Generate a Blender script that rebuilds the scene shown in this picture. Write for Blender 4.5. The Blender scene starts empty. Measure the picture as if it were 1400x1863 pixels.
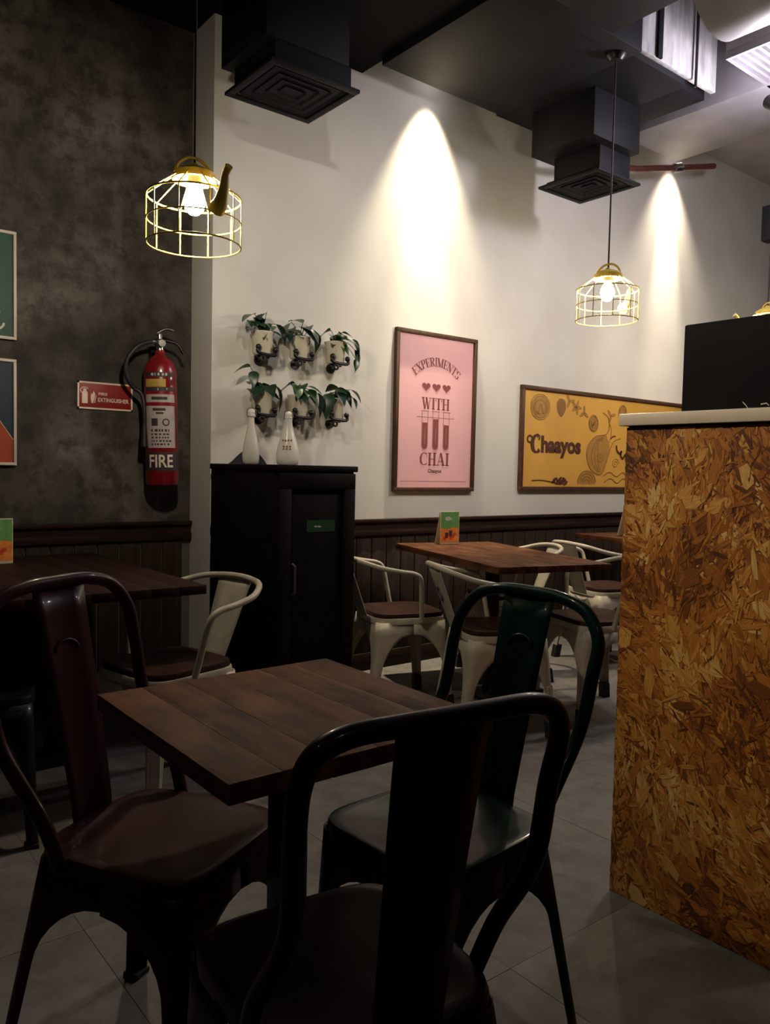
import bpy, bmesh, math, random
from mathutils import Vector, Matrix, noise
R = random.Random(7)
PI = math.pi
S = bpy.context.scene
COL = S.collection

# ------------------------------------------------------------------ camera, world, exposure
IR = Vector((0.78196196, -0.62294286, 0.02185609))
IU = Vector((0.01634779, 0.05554725, 0.99832222))
FW = Vector((0.62311174, 0.7802927, -0.05361958))
cam = bpy.data.cameras.new('camera')
cam.sensor_fit = 'VERTICAL'
cam.sensor_height = 24.0
cam.lens = 24.0 * 1446.85 / 1863.0
cam.clip_start = 0.02
co = bpy.data.objects.new('camera', cam)
COL.objects.link(co)
m = Matrix((IR, IU, -FW)).transposed().to_4x4()
m.translation = Vector((0, 0, 1.15))
co.matrix_world = m
S.camera = co

w = bpy.data.worlds.new('world')
S.world = w
w.use_nodes = True
w.node_tree.nodes['Background'].inputs[0].default_value = (0.35, 0.33, 0.42, 1)
w.node_tree.nodes['Background'].inputs[1].default_value = 0.01
S.view_settings.view_transform = 'Standard'
S.view_settings.look = 'None'
S.view_settings.gamma = 1.0
S.view_settings.use_curve_mapping = False
S.view_settings.exposure = 0.0

BULB = 480.0           # emission strength of the kettle lamp bulbs
SPOT1, SPOT2 = 330.0, 190.0   # watts of the two wall washers
TRACK = 30.0          # watts of the track spotlights
FILL = 4.0  # base watts of the fill lights added outside the view
COUNTER_FILL = 140.0        # watts of a spotlight added out of view to brighten the counter
WALL_FILL = 68.0           # watts of an unseen spotlight added to brighten the white wall            

# ------------------------------------------------------------------ materials
def _bsdf(mt):
    return mt.node_tree.nodes['Principled BSDF']

def mat(name, c1, c2=None, scale=8.0, rough=0.5, metal=0.0, bump=0.0, stretch=(1, 1, 1), lo=0.35, hi=0.65, coat=0.0, emit=None, detail=6.0, spec=None):
    mt = bpy.data.materials.new(name)
    mt.use_nodes = True
    nt = mt.node_tree
    b = _bsdf(mt)
    b.inputs['Roughness'].default_value = rough
    b.inputs['Metallic'].default_value = metal
    if coat:
        b.inputs['Coat Weight'].default_value = coat
        b.inputs['Coat Roughness'].default_value = 0.09
    if spec is not None:
        b.inputs['Specular IOR Level'].default_value = spec
    b.inputs['Base Color'].default_value = (*c1, 1)
    c2 = c2 or tuple(v * 0.8 for v in c1)
    tc = nt.nodes.new('ShaderNodeTexCoord')
    mp = nt.nodes.new('ShaderNodeMapping')
    mp.inputs['Scale'].default_value = stretch
    nz = nt.nodes.new('ShaderNodeTexNoise')
    nz.inputs['Scale'].default_value = scale
    nz.inputs['Detail'].default_value = detail
    rp = nt.nodes.new('ShaderNodeValToRGB')
    rp.color_ramp.elements[0].position = lo
    rp.color_ramp.elements[0].color = (*c1, 1)
    rp.color_ramp.elements[1].position = hi
    rp.color_ramp.elements[1].color = (*c2, 1)
    L = nt.links.new
    L(tc.outputs['Object'], mp.inputs['Vector'])
    L(mp.outputs['Vector'], nz.inputs['Vector'])
    L(nz.outputs['Fac'], rp.inputs['Fac'])
    L(rp.outputs['Color'], b.inputs['Base Color'])
    if bump:
        bp = nt.nodes.new('ShaderNodeBump')
        bp.inputs['Strength'].default_value = bump
        bp.inputs['Distance'].default_value = 0.01
        L(nz.outputs['Fac'], bp.inputs['Height'])
        L(bp.outputs['Normal'], b.inputs['Normal'])
    if emit:
        b.inputs['Emission Color'].default_value = (*emit[0], 1)
        b.inputs['Emission Strength'].default_value = emit[1]
    return mt

def wood(name, c1, c2, c3, rough=0.4, scale=5.0, along='y', coat=0.0):
    """wood with streaks along one axis, slow colour patches and small random shift per object"""
    mt = bpy.data.materials.new(name)
    mt.use_nodes = True
    nt = mt.node_tree
    b = _bsdf(mt)
    L = nt.links.new
    tc = nt.nodes.new('ShaderNodeTexCoord')
    oi = nt.nodes.new('ShaderNodeObjectInfo')
    ad = nt.nodes.new('ShaderNodeVectorMath'); ad.operation = 'MULTIPLY_ADD'
    ad.inputs[1].default_value = (1, 1, 1)
    mu = nt.nodes.new('ShaderNodeMath'); mu.operation = 'MULTIPLY'; mu.inputs[1].default_value = 37.0
    cb = nt.nodes.new('ShaderNodeCombineXYZ')
    L(oi.outputs['Random'], mu.inputs[0])
    L(mu.outputs[0], cb.inputs[0]); L(mu.outputs[0], cb.inputs[1])
    L(tc.outputs['Object'], ad.inputs[0]); L(cb.outputs[0], ad.inputs[2])
    mp = nt.nodes.new('ShaderNodeMapping')
    mp.inputs['Scale'].default_value = {'x': (0.12, 1, 1), 'y': (1, 0.12, 1), 'z': (1, 1, 0.12)}[along]
    L(ad.outputs[0], mp.inputs['Vector'])
    n1 = nt.nodes.new('ShaderNodeTexNoise'); n1.inputs['Scale'].default_value = scale * 9; n1.inputs['Detail'].default_value = 8
    n2 = nt.nodes.new('ShaderNodeTexNoise'); n2.inputs['Scale'].default_value = scale * 1.6; n2.inputs['Detail'].default_value = 5
    L(mp.outputs[0], n1.inputs['Vector']); L(ad.outputs[0], n2.inputs['Vector'])
    r1 = nt.nodes.new('ShaderNodeValToRGB')
    r1.color_ramp.elements[0].position = 0.34; r1.color_ramp.elements[0].color = (*c1, 1)
    r1.color_ramp.elements[1].position = 0.68; r1.color_ramp.elements[1].color = (*c2, 1)
    L(n1.outputs['Fac'], r1.inputs['Fac'])
    r2 = nt.nodes.new('ShaderNodeValToRGB')
    r2.color_ramp.elements[0].position = 0.45; r2.color_ramp.elements[0].color = (0, 0, 0, 1)
    r2.color_ramp.elements[1].position = 0.75; r2.color_ramp.elements[1].color = (0.8, 0.8, 0.8, 1)
    L(n2.outputs['Fac'], r2.inputs['Fac'])
    mx = nt.nodes.new('ShaderNodeMix'); mx.data_type = 'RGBA'
    L(r2.outputs['Color'], mx.inputs['Factor']); L(r1.outputs['Color'], mx.inputs['A'])
    mx.inputs['B'].default_value = (*c3, 1)
    L(mx.outputs['Result'], b.inputs['Base Color'])
    bp = nt.nodes.new('ShaderNodeBump'); bp.inputs['Strength'].default_value = 0.25; bp.inputs['Distance'].default_value = 0.004
    L(n1.outputs['Fac'], bp.inputs['Height']); L(bp.outputs['Normal'], b.inputs['Normal'])
    b.inputs['Roughness'].default_value = rough
    b.inputs['Specular IOR Level'].default_value = 0.12
    if coat:
        b.inputs['Coat Weight'].default_value = coat
        b.inputs['Coat Roughness'].default_value = 0.25
    return mt

def concrete(name, dark, mid, light, scale=1.6, speck=0.9):
    mt = bpy.data.materials.new(name)
    mt.use_nodes = True
    nt = mt.node_tree
    b = _bsdf(mt)
    L = nt.links.new
    tc = nt.nodes.new('ShaderNodeTexCoord')
    n1 = nt.nodes.new('ShaderNodeTexNoise'); n1.inputs['Scale'].default_value = scale; n1.inputs['Detail'].default_value = 10; n1.inputs['Roughness'].default_value = 0.62; n1.inputs['Distortion'].default_value = 0.4
    n2 = nt.nodes.new('ShaderNodeTexNoise'); n2.inputs['Scale'].default_value = scale * 7; n2.inputs['Detail'].default_value = 8; n2.inputs['Roughness'].default_value = 0.7
    L(tc.outputs['Object'], n1.inputs['Vector']); L(tc.outputs['Object'], n2.inputs['Vector'])
    r = nt.nodes.new('ShaderNodeValToRGB')
    e = r.color_ramp.elements
    e[0].position = 0.36; e[0].color = (*dark, 1)
    e[1].position = 0.68; e[1].color = (*light, 1)
    k = e.new(0.5); k.color = (*mid, 1)
    L(n1.outputs['Fac'], r.inputs['Fac'])
    r2 = nt.nodes.new('ShaderNodeValToRGB')
    r2.color_ramp.elements[0].position = 0.40; r2.color_ramp.elements[0].color = (0.35, 0.3, 0.27, 1)
    r2.color_ramp.elements[1].position = 0.55; r2.color_ramp.elements[1].color = (1, 1, 1, 1)
    L(n2.outputs['Fac'], r2.inputs['Fac'])
    mx = nt.nodes.new('ShaderNodeMix'); mx.data_type = 'RGBA'; mx.blend_type = 'MULTIPLY'
    mx.inputs['Factor'].default_value = speck
    L(r.outputs['Color'], mx.inputs['A']); L(r2.outputs['Color'], mx.inputs['B'])
    L(mx.outputs['Result'], b.inputs['Base Color'])
    bp = nt.nodes.new('ShaderNodeBump'); bp.inputs['Strength'].default_value = 0.3; bp.inputs['Distance'].default_value = 0.006
    L(n2.outputs['Fac'], bp.inputs['Height']); L(bp.outputs['Normal'], b.inputs['Normal'])
    b.inputs['Roughness'].default_value = 0.75
    return mt

M = dict(
    white_wall=mat('white_plaster', (0.62, 0.60, 0.56), (0.58, 0.55, 0.51), 3.0, 0.8, bump=0.06),
    grey_wall=concrete('dark_concrete_plaster', (0.016, 0.012, 0.010), (0.060, 0.051, 0.043), (0.15, 0.135, 0.12)),
    room=mat('dim_room_paint', (0.07, 0.065, 0.06), (0.05, 0.045, 0.045), 2.0, 0.9),
    black_paint=mat('black_ceiling_paint', (0.0035, 0.003, 0.004), (0.005, 0.004, 0.006), 3.0, 0.9, spec=0.1),
    grey_paint=mat('grey_ceiling_paint', (0.42, 0.385, 0.395), (0.34, 0.315, 0.325), 2.5, 0.8),
    duct=mat('black_duct_metal', (0.0045, 0.0045, 0.006), (0.008, 0.0075, 0.0105), 5.0, 0.65, 0.0, bump=0.1, spec=0.2),
    duct_grey=mat('grey_duct_metal', (0.30, 0.275, 0.30), (0.22, 0.205, 0.225), 4.0, 0.5, 0.1),
    foil=mat('wrinkled_foil', (0.80, 0.78, 0.77), (0.45, 0.44, 0.45), 9.0, 0.35, 0.25, bump=0.6, stretch=(2, 2, 0.5)),
    joint=mat('dark_joint', (0.12, 0.113, 0.105), None, 6.0, 0.9),
    tile=concrete('grey_cement_tile', (0.115, 0.104, 0.092), (0.165, 0.152, 0.135), (0.215, 0.20, 0.178), 1.5, 0.35),
    rail=wood('dark_rail_wood', (0.018, 0.009, 0.007), (0.034, 0.018, 0.013), (0.028, 0.014, 0.010), 0.45, 4, 'x'),
    plank=wood('dark_wall_plank', (0.024, 0.015, 0.012), (0.042, 0.029, 0.023), (0.032, 0.022, 0.018), 0.5, 4, 'z'),
    table=wood('worn_table_wood', (0.030, 0.0095, 0.004), (0.125, 0.044, 0.016), (0.18, 0.075, 0.030), 0.65, 4.5, 'y'),
    table_shaded=wood('shaded_table_wood', (0.016, 0.006, 0.005), (0.032, 0.013, 0.010), (0.026, 0.011, 0.008), 0.6, 4.5, 'y'),  # table wood darkened to stand in for the dim light there
    tedge=wood('worn_edge_wood', (0.055, 0.022, 0.010), (0.17, 0.080, 0.036), (0.30, 0.17, 0.09), 0.6, 9, 'y'),
    black_iron=mat('black_iron', (0.012, 0.011, 0.012), (0.02, 0.018, 0.02), 20, 0.4, 0.4),
    maroon=mat('dark_maroon_enamel', (0.038, 0.006, 0.008), (0.026, 0.0045, 0.006), 14, 0.4, 0.0, coat=0.12, bump=0.02, spec=0.08),
    black_en=mat('black_brown_enamel', (0.017, 0.0045, 0.005), (0.011, 0.003, 0.0038), 14, 0.4, 0.0, coat=0.15, bump=0.02, spec=0.08),
    navy_en=mat('dark_navy_enamel', (0.003, 0.004, 0.010), (0.002, 0.003, 0.007), 14, 0.42, 0.0, coat=0.2, spec=0.2),
    green_en=mat('dark_green_enamel', (0.0025, 0.017, 0.015), (0.002, 0.012, 0.011), 14, 0.4, 0.0, coat=0.15, bump=0.02, spec=0.08),
    cream_en=mat('cream_enamel', (0.52, 0.47, 0.37), (0.42, 0.375, 0.295), 14, 0.45, 0.0, bump=0.02),
    seat_wood=wood('dark_seat_wood', (0.022, 0.009, 0.007), (0.05, 0.021, 0.015), (0.04, 0.017, 0.012), 0.5, 6, 'x'),
    rubber=mat('black_rubber', (0.012, 0.012, 0.014), None, 20, 0.7),
    cab=wood('black_stained_wood', (0.0025, 0.0016, 0.0025), (0.005, 0.0035, 0.005), (0.004, 0.0025, 0.004), 0.6, 4, 'z'),
    cab_top=wood('black_stained_top', (0.004, 0.0028, 0.0035), (0.008, 0.0055, 0.007), (0.007, 0.0045, 0.006), 0.55, 4, 'x'),
    steel=mat('brushed_steel', (0.5, 0.48, 0.46), (0.4, 0.38, 0.37), 30, 0.3, 1.0),
    green_tag=mat('green_tag', (0.010, 0.055, 0.016), (0.008, 0.045, 0.013), 30, 0.5),
    pale_print=mat('pale_print', (0.55, 0.55, 0.5), None, 30, 0.6),
    yellow=mat('yellow_wire_enamel', (0.72, 0.55, 0.10), (0.62, 0.46, 0.08), 20, 0.4),
    cord=mat('black_cord', (0.02, 0.016, 0.018), None, 30, 0.6),
    bulb=mat('glowing_bulb', (1, 1, 1), (1, 1, 1), 5, 0.3, emit=((1.0, 0.86, 0.66), BULB)),
    lens=mat('glowing_lens', (1, 1, 1), (1, 1, 1), 5, 0.3, emit=((1.0, 0.93, 0.95), 40.0)),
    red=mat('fire_red_enamel', (0.24, 0.008, 0.012), (0.18, 0.007, 0.010), 10, 0.28, coat=0.4),
    sign_red=mat('sign_red', (0.30, 0.014, 0.012), (0.26, 0.012, 0.010), 10, 0.5),
    sign_white=mat('sign_cream', (0.85, 0.72, 0.60), (0.78, 0.66, 0.55), 20, 0.5),
    label=mat('white_label', (0.48, 0.42, 0.40), (0.40, 0.35, 0.33), 20, 0.5),
    label_dark=mat('label_ink', (0.045, 0.025, 0.03), None, 20, 0.6),
    label_yellow=mat('label_yellow', (0.55, 0.36, 0.06), (0.42, 0.27, 0.05), 20, 0.5),
    hose=mat('black_hose', (0.015, 0.013, 0.016), None, 20, 0.5),
    frame_brown=wood('brown_frame_wood', (0.055, 0.028, 0.018), (0.095, 0.052, 0.033), (0.08, 0.042, 0.028), 0.4, 6, 'z'),
    frame_cream=mat('cream_frame', (0.62, 0.55, 0.45), (0.55, 0.48, 0.40), 12, 0.5),
    pink=mat('pink_paper', (0.72, 0.40, 0.42), (0.68, 0.37, 0.395), 3, 0.6),
    pink_ink=mat('maroon_ink', (0.22, 0.045, 0.045), (0.19, 0.04, 0.04), 30, 0.6),
    pink_line=mat('grey_pink_ink', (0.36, 0.17, 0.17), None, 30, 0.6),
    mustard=mat('mustard_paper', (0.66, 0.36, 0.065), (0.60, 0.32, 0.055), 4, 0.6),
    must_ink=mat('mustard_fill_ink', (0.42, 0.215, 0.045), (0.38, 0.19, 0.04), 20, 0.6),
    must_dark=mat('mustard_line_ink', (0.27, 0.12, 0.03), None, 20, 0.6),
    brown_ink=mat('dark_brown_ink', (0.085, 0.022, 0.010), None, 20, 0.6),
    p_green=mat('green_paper', (0.008, 0.075, 0.050), (0.007, 0.065, 0.042), 5, 0.6),
    p_navy=mat('navy_paper', (0.006, 0.022, 0.042), (0.005, 0.019, 0.036), 5, 0.6),
    p_orange=mat('orange_paper', (0.42, 0.060, 0.010), (0.36, 0.052, 0.009), 5, 0.6),
    card_green=mat('card_green', (0.14, 0.36, 0.10), (0.10, 0.28, 0.08), 30, 0.5),
    card_orange=mat('card_orange', (0.78, 0.30, 0.05), (0.7, 0.16, 0.03), 40, 0.5),
    card_red=mat('card_red', (0.62, 0.06, 0.02), None, 40, 0.5),
    card_cream=mat('card_cream', (0.72, 0.64, 0.42), (0.65, 0.55, 0.35), 30, 0.5),
    pot=mat('cream_pot', (0.68, 0.62, 0.48), (0.60, 0.54, 0.42), 9, 0.4),
    leaf=mat('pothos_leaf', (0.018, 0.060, 0.022), (0.035, 0.090, 0.028), 20, 0.35),
    leaf2=mat('dark_leaf', (0.012, 0.036, 0.020), (0.022, 0.055, 0.026), 20, 0.35),
    soil=mat('soil', (0.02, 0.014, 0.01), None, 40, 0.9),
    white_cap=mat('white_cap', (0.8, 0.78, 0.75), None, 20, 0.3),
    cloth=mat('black_cloth', (0.010, 0.010, 0.012), (0.016, 0.015, 0.017), 25, 0.9, bump=0.5),
    slab=mat('pale_counter_top', (0.60, 0.52, 0.42), (0.54, 0.46, 0.36), 6, 0.45),
    screen=mat('black_plastic', (0.006, 0.0055, 0.008), (0.008, 0.0075, 0.010), 8, 0.7, spec=0.08),
    pipe=mat('red_brown_pipe', (0.13, 0.04, 0.03), (0.10, 0.03, 0.025), 10, 0.5),
    osb_base=mat('strand_board_resin', (0.30, 0.105, 0.018), (0.14, 0.045, 0.010), 14, 0.6),
    conduit=mat('dull_conduit', (0.10, 0.09, 0.10), None, 10, 0.5, 0.5),
)

def glass_mat():
    mt = bpy.data.materials.new('frosted_bottle_glass')
    mt.use_nodes = True
    nt = mt.node_tree
    b = _bsdf(mt)
    nz = nt.nodes.new('ShaderNodeTexNoise'); nz.inputs['Scale'].default_value = 12
    rp = nt.nodes.new('ShaderNodeValToRGB')
    rp.color_ramp.elements[0].color = (0.75, 0.72, 0.66, 1); rp.color_ramp.elements[1].color = (0.88, 0.86, 0.80, 1)
    nt.links.new(nz.outputs['Fac'], rp.inputs['Fac']); nt.links.new(rp.outputs['Color'], b.inputs['Base Color'])
    b.inputs['Transmission Weight'].default_value = 0.4
    b.inputs['Roughness'].default_value = 0.22
    b.inputs['IOR'].default_value = 1.3
    return mt
M['glass'] = glass_mat()

def osb_mat():
    mt = bpy.data.materials.new('wood_strands')
    mt.use_nodes = True
    nt = mt.node_tree
    b = _bsdf(mt)
    L = nt.links.new
    at = nt.nodes.new('ShaderNodeAttribute'); at.attribute_name = 'tone'
    uv = nt.nodes.new('ShaderNodeUVMap'); uv.uv_map = 'grain'
    mp = nt.nodes.new('ShaderNodeMapping'); mp.inputs['Scale'].default_value = (30, 330, 1)
    nz = nt.nodes.new('ShaderNodeTexNoise'); nz.inputs['Scale'].default_value = 1.0; nz.inputs['Detail'].default_value = 4
    L(uv.outputs[0], mp.inputs[0]); L(mp.outputs[0], nz.inputs['Vector'])
    rp = nt.nodes.new('ShaderNodeValToRGB')
    rp.color_ramp.elements[0].position = 0.3; rp.color_ramp.elements[0].color = (0.62, 0.56, 0.5, 1)
    rp.color_ramp.elements[1].position = 0.65; rp.color_ramp.elements[1].color = (1.08, 1.06, 1.0, 1)
    L(nz.outputs['Fac'], rp.inputs['Fac'])
    mx = nt.nodes.new('ShaderNodeMix'); mx.data_type = 'RGBA'; mx.blend_type = 'MULTIPLY'; mx.inputs['Factor'].default_value = 1.0
    L(at.outputs['Color'], mx.inputs['A']); L(rp.outputs['Color'], mx.inputs['B'])
    L(mx.outputs['Result'], b.inputs['Base Color'])
    b.inputs['Roughness'].default_value = 0.5
    return mt
M['osb'] = osb_mat()

# ------------------------------------------------------------------ mesh building
class MB:
    def __init__(self):
        self.v = []; self.f = []
    def add(self, vs, fs):
        o = len(self.v)
        self.v += [tuple(p) for p in vs]
        self.f += [tuple(o + i for i in f) for f in fs]
        return self
    def box(self, x0, x1, y0, y1, z0, z1):
        vs = [(x, y, z) for x in (x0, x1) for y in (y0, y1) for z in (z0, z1)]
        return self.add(vs, [(0, 1, 3, 2), (4, 6, 7, 5), (0, 4, 5, 1), (2, 3, 7, 6), (0, 2, 6, 4), (1, 5, 7, 3)])
    def bbox(self, x0, x1, y0, y1, z0, z1, c=0.004):
        """box with chamfered edges"""
        bm = bmesh.new()
        bmesh.ops.create_cube(bm, size=1.0)
        for v in bm.verts:
            v.co = Vector(((x0 + x1) / 2 + v.co.x * (x1 - x0), (y0 + y1) / 2 + v.co.y * (y1 - y0), (z0 + z1) / 2 + v.co.z * (z1 - z0)))
        bmesh.ops.bevel(bm, geom=bm.edges[:], offset=c, segments=2, affect='EDGES', profile=0.5)
        bm.verts.index_update()
        self.add([v.co[:] for v in bm.verts], [[v.index for v in f.verts] for f in bm.faces])
        bm.free()
        return self
    def tube(self, pts, r, seg=10, closed=False, smooth=0, rad=None):
        P = [Vector(p) for p in pts]
        if smooth:
            Q = []; n = len(P)
            rr = []
            rng = range(n if closed else n - 1)
            for i in rng:
                p0 = P[(i - 1) % n] if (closed or i > 0) else P[0]
                p1 = P[i]; p2 = P[(i + 1) % n]
                p3 = P[(i + 2) % n] if (closed or i + 2 < n) else P[-1]
                for k in range(smooth):
                    t = k / smooth
                    Q.append(0.5 * ((2 * p1) + (-p0 + p2) * t + (2 * p0 - 5 * p1 + 4 * p2 - p3) * t * t + (-p0 + 3 * p1 - 3 * p2 + p3) * t ** 3))
                    if rad: rr.append(rad[i] * (1 - t) + rad[(i + 1) % n] * t)
            if not closed:
                Q.append(P[-1])
                if rad: rr.append(rad[-1])
            P = Q
            rad = rr if rad else None
        n = len(P)
        T = []
        for i in range(n):
            a = P[(i - 1) % n] if (closed or i > 0) else P[i]
            b = P[(i + 1) % n] if (closed or i < n - 1) else P[i]
            T.append((b - a).normalized())
        u = T[0].orthogonal().normalized()
        vs = []; fs = []
        for i in range(n):
            u = (u - T[i] * u.dot(T[i]))
            u = u.normalized() if u.length > 1e-6 else T[i].orthogonal().normalized()
            b = T[i].cross(u)
            q = rad[i] if rad else r
            for k in range(seg):
                a = 2 * PI * k / seg
                vs.append(P[i] + (u * math.cos(a) + b * math.sin(a)) * q)
        for i in range(n if closed else n - 1):
            j = (i + 1) % n
            for k in range(seg):
                l = (k + 1) % seg
                fs.append((i * seg + k, i * seg + l, j * seg + l, j * seg + k))
        if not closed:
            fs.append(tuple(range(seg - 1, -1, -1)))
            fs.append(tuple((n - 1) * seg + k for k in range(seg)))
        return self.add(vs, fs)
    def lathe(self, prof, seg=24, c=(0, 0, 0), a0=0, a1=2 * PI):
        full = abs(a1 - a0 - 2 * PI) < 1e-6
        n = seg if full else seg + 1
        vs = []; fs = []
        for r, z in prof:
            for k in range(n):
                a = a0 + (a1 - a0) * k / seg
                vs.append((c[0] + r * math.cos(a), c[1] + r * math.sin(a), c[2] + z))
        for i in range(len(prof) - 1):
            for k in range(seg):
                l = (k + 1) % n
                fs.append((i * n + k, i * n + l, (i + 1) * n + l, (i + 1) * n + k))
        return self.add(vs, fs)
    def sphere(self, c, r, seg=14, rings=9, sc=(1, 1, 1)):
        vs = [(c[0], c[1], c[2] - r * sc[2])]
        for i in range(1, rings):
            t = -PI / 2 + PI * i / rings
            for k in range(seg):
                a = 2 * PI * k / seg
                vs.append((c[0] + r * sc[0] * math.cos(t) * math.cos(a), c[1] + r * sc[1] * math.cos(t) * math.sin(a), c[2] + r * sc[2] * math.sin(t)))
        vs.append((c[0], c[1], c[2] + r * sc[2]))
        fs = []
        for k in range(seg):
            l = (k + 1) % seg
            fs.append((0, 1 + l, 1 + k))
            for i in range(rings - 2):
                o = 1 + i * seg
                fs.append((o + k, o + l, o + seg + l, o + seg + k))
            fs.append((1 + (rings - 2) * seg + k, 1 + (rings - 2) * seg + l, len(vs) - 1))
        return self.add(vs, fs)
    def flat(self, pts, y, t=0.0006):
        """thin print on a wall plane: polygon in (x, z), facing -y"""
        n = len(pts)
        ar = sum(pts[i][0] * pts[(i + 1) % n][1] - pts[(i + 1) % n][0] * pts[i][1] for i in range(n))
        if ar < 0: pts = pts[::-1]
        vs = [(p[0], y - t, p[1]) for p in pts] + [(p[0], y, p[1]) for p in pts]
        fs = [tuple(range(n))] + [(i, i + n, (i + 1) % n + n, (i + 1) % n) for i in range(n)]
        return self.add(vs, fs)
    def ribbon(self, pts, w, y, closed=False, t=0.0006):
        n = len(pts)
        ws = w if isinstance(w, (list, tuple)) else [w] * n
        left = []; right = []
        for i in range(n):
            a = pts[(i - 1) % n] if (closed or i > 0) else pts[i]
            b = pts[(i + 1) % n] if (closed or i < n - 1) else pts[i]
            dx, dz = b[0] - a[0], b[1] - a[1]
            l = math.hypot(dx, dz) or 1
            nx, nz = -dz / l, dx / l
            left.append((pts[i][0] + nx * ws[i] / 2, y - t, pts[i][1] + nz * ws[i] / 2))
            right.append((pts[i][0] - nx * ws[i] / 2, y - t, pts[i][1] - nz * ws[i] / 2))
        o = len(left)
        fs = [(o + i, o + (i + 1) % o, (i + 1) % o, i) for i in range(o if closed else o - 1)]
        return self.add(left + right, fs)
    def xf(self, mtx):
        self.v = [tuple(mtx @ Vector(p)) for p in self.v]
        return self
    def mesh(self, name, material, smooth=None):
        me = bpy.data.meshes.new(name)
        me.from_pydata(self.v, [], self.f)
        me.materials.append(material)
        me.update()
        if smooth is not None:
            me.shade_smooth()
            me.set_sharp_from_angle(angle=math.radians(smooth))
        return me

def obj(name, data, parent=None, kind=None, loc=None, rot=None):
    o = bpy.data.objects.new(name, data)
    COL.objects.link(o)
    if parent: o.parent = parent
    if loc: o.location = loc
    if rot: o.rotation_euler = rot
    if kind: o['kind'] = kind
    return o

def part(name, mb, material, parent, smooth=None, kind=None, label=None):
    o = obj(name, mb.mesh(name, material, smooth), parent, kind)
    if label: o['label'] = label
    return o

def tag(o, label, cat, group=None):
    o['label'] = label; o['category'] = cat
    if group: o['group'] = group
    return o

def thing(name, label, cat, loc=(0, 0, 0), rz=0.0, group=None, rot=None):
    o = obj(name, None, loc=loc, rot=rot or (0, 0, rz))
    o.empty_display_size = 0.1
    return tag(o, label, cat, group)

def wear(o):
    """rubbed, paler wood on the chamfered edges of a board"""
    o.data.materials.append(M['tedge'])
    for pl in o.data.polygons:
        if max(abs(c) for c in pl.normal) < 0.97: pl.material_index = 1

def struct(name, mb, material, smooth=None):
    return part(name, mb, material, None, smooth, 'structure')

def copy_tree(o, parent=None):
    c = o.copy(); COL.objects.link(c)
    if parent: c.parent = parent
    for ch in o.children: copy_tree(ch, c)
    return c

# ------------------------------------------------------------------ the room
WY, GY, WX = 3.588, 3.818, 1.765       # white wall, recessed grey wall, corner between them
struct('wall_back', MB().box(WX, 9.0, WY, 4.4, 0, 3.80), M['white_wall'])
struct('wall_recess', MB().box(-4.0, WX, GY, 4.4, 0, 3.80), M['grey_wall'])
struct('wall_left', MB().box(-4.1, -4.0, -3.5, 4.4, 0, 3.80), M['room'])
struct('wall_right', MB().box(9.0, 9.1, -3.5, 4.4, 0, 3.80), M['room'])
struct('wall_front', MB().box(-4.1, 9.1, -3.6, -3.5, 0, 3.80), M['room'])
struct('ceiling', MB().box(-4.1, 9.1, -3.6, 4.4, 3.77, 3.9), M['grey_paint'])
struct('ceiling_soffit', MB().box(-4.0, 2.64, -3.5, GY, 3.30, 3.77), M['black_paint'])
fl = struct('floor', MB().box(-4.1, 9.1, -3.6, 4.4, -0.1, -0.006), M['joint'])
TP = 0.735
tile_mb = MB().bbox(0.0005, TP - 0.0005, 0.0005, TP - 0.0005, -0.008, 0.0, 0.0005)
tile_me = tile_mb.mesh('tile', M['tile'])
for i in range(-3, 9):
    for j in range(-4, 4):
        obj('tile', tile_me, fl, loc=(2.095 + (i - 1) * TP, 1.2 + j * TP, R.uniform(-0.0006, 0.0)))

def wainscot(n, x0, x1, yw, px0, px1, rail_x1=None):
    rail = MB()
    rail.bbox(x0, x1, yw - 0.034, yw, 0.846, 0.866, 0.004)
    rail.box(x0, x1, yw - 0.018, yw, 0.806, 0.846)
    rail.bbox(x0, x1, yw - 0.030, yw, 0.770, 0.806, 0.006)
    struct('trim_%d' % n, rail, M['rail'], 40)
    back = struct('trim_%d' % (n + 1), MB().box(x0, x1, yw - 0.004, yw, 0.0, 0.770), M['joint'])
    struct('baseboard_' + ('back' if n == 1 else 'recess'), MB().bbox(x0, x1, yw - 0.024, yw, 0.0, 0.10, 0.004), M['rail'], 40)
    pw = 0.108
    me = MB().bbox(0.003, pw - 0.003, -0.016, 0.0, 0.098, 0.772, 0.0035).mesh('plank', M['plank'], 40)
    x = px0
    while x + pw <= px1:
        obj('plank', me, back, loc=(x, yw, 0))
        x += pw
wainscot(1, WX + 0.001, 8.9, WY, 2.33, 5.6)
wainscot(3, -3.9, WX - 0.001, GY, 0.10, WX)

# ------------------------------------------------------------------ ducts and diffusers
d = thing('ceiling_duct', 'wide black duct under the ceiling running out over the room from above the pink poster', 'duct', (2.62, 0, 3.26))
part('duct_body', MB().bbox(0, 0.90, 2.43, 3.39, 0, 0.50, 0.006), M['duct'], d, 40)
part('duct_body', MB().bbox(0, 0.645, -2.0, 2.43, 0, 0.50, 0.006), M['duct'], d, 40)
for y in (0.2, 1.35):
    part('flange', MB().bbox(-0.012, 0.657, y - 0.02, y + 0.02, -0.012, 0.50, 0.003), M['duct'], d, 40)
d = thing('ceiling_duct', 'shorter black duct with a bright foil end above the second air diffuser', 'duct', (3.53, 0, 3.28))
part('duct_body', MB().bbox(0.0, 0.52, 2.50, 3.44, 0, 0.48, 0.005), M['duct'], d, 40)
part('side_duct', MB().bbox(0.52, 0.80, 2.56, 3.20, 0.03, 0.48, 0.005), M['duct'], d, 40)
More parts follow.
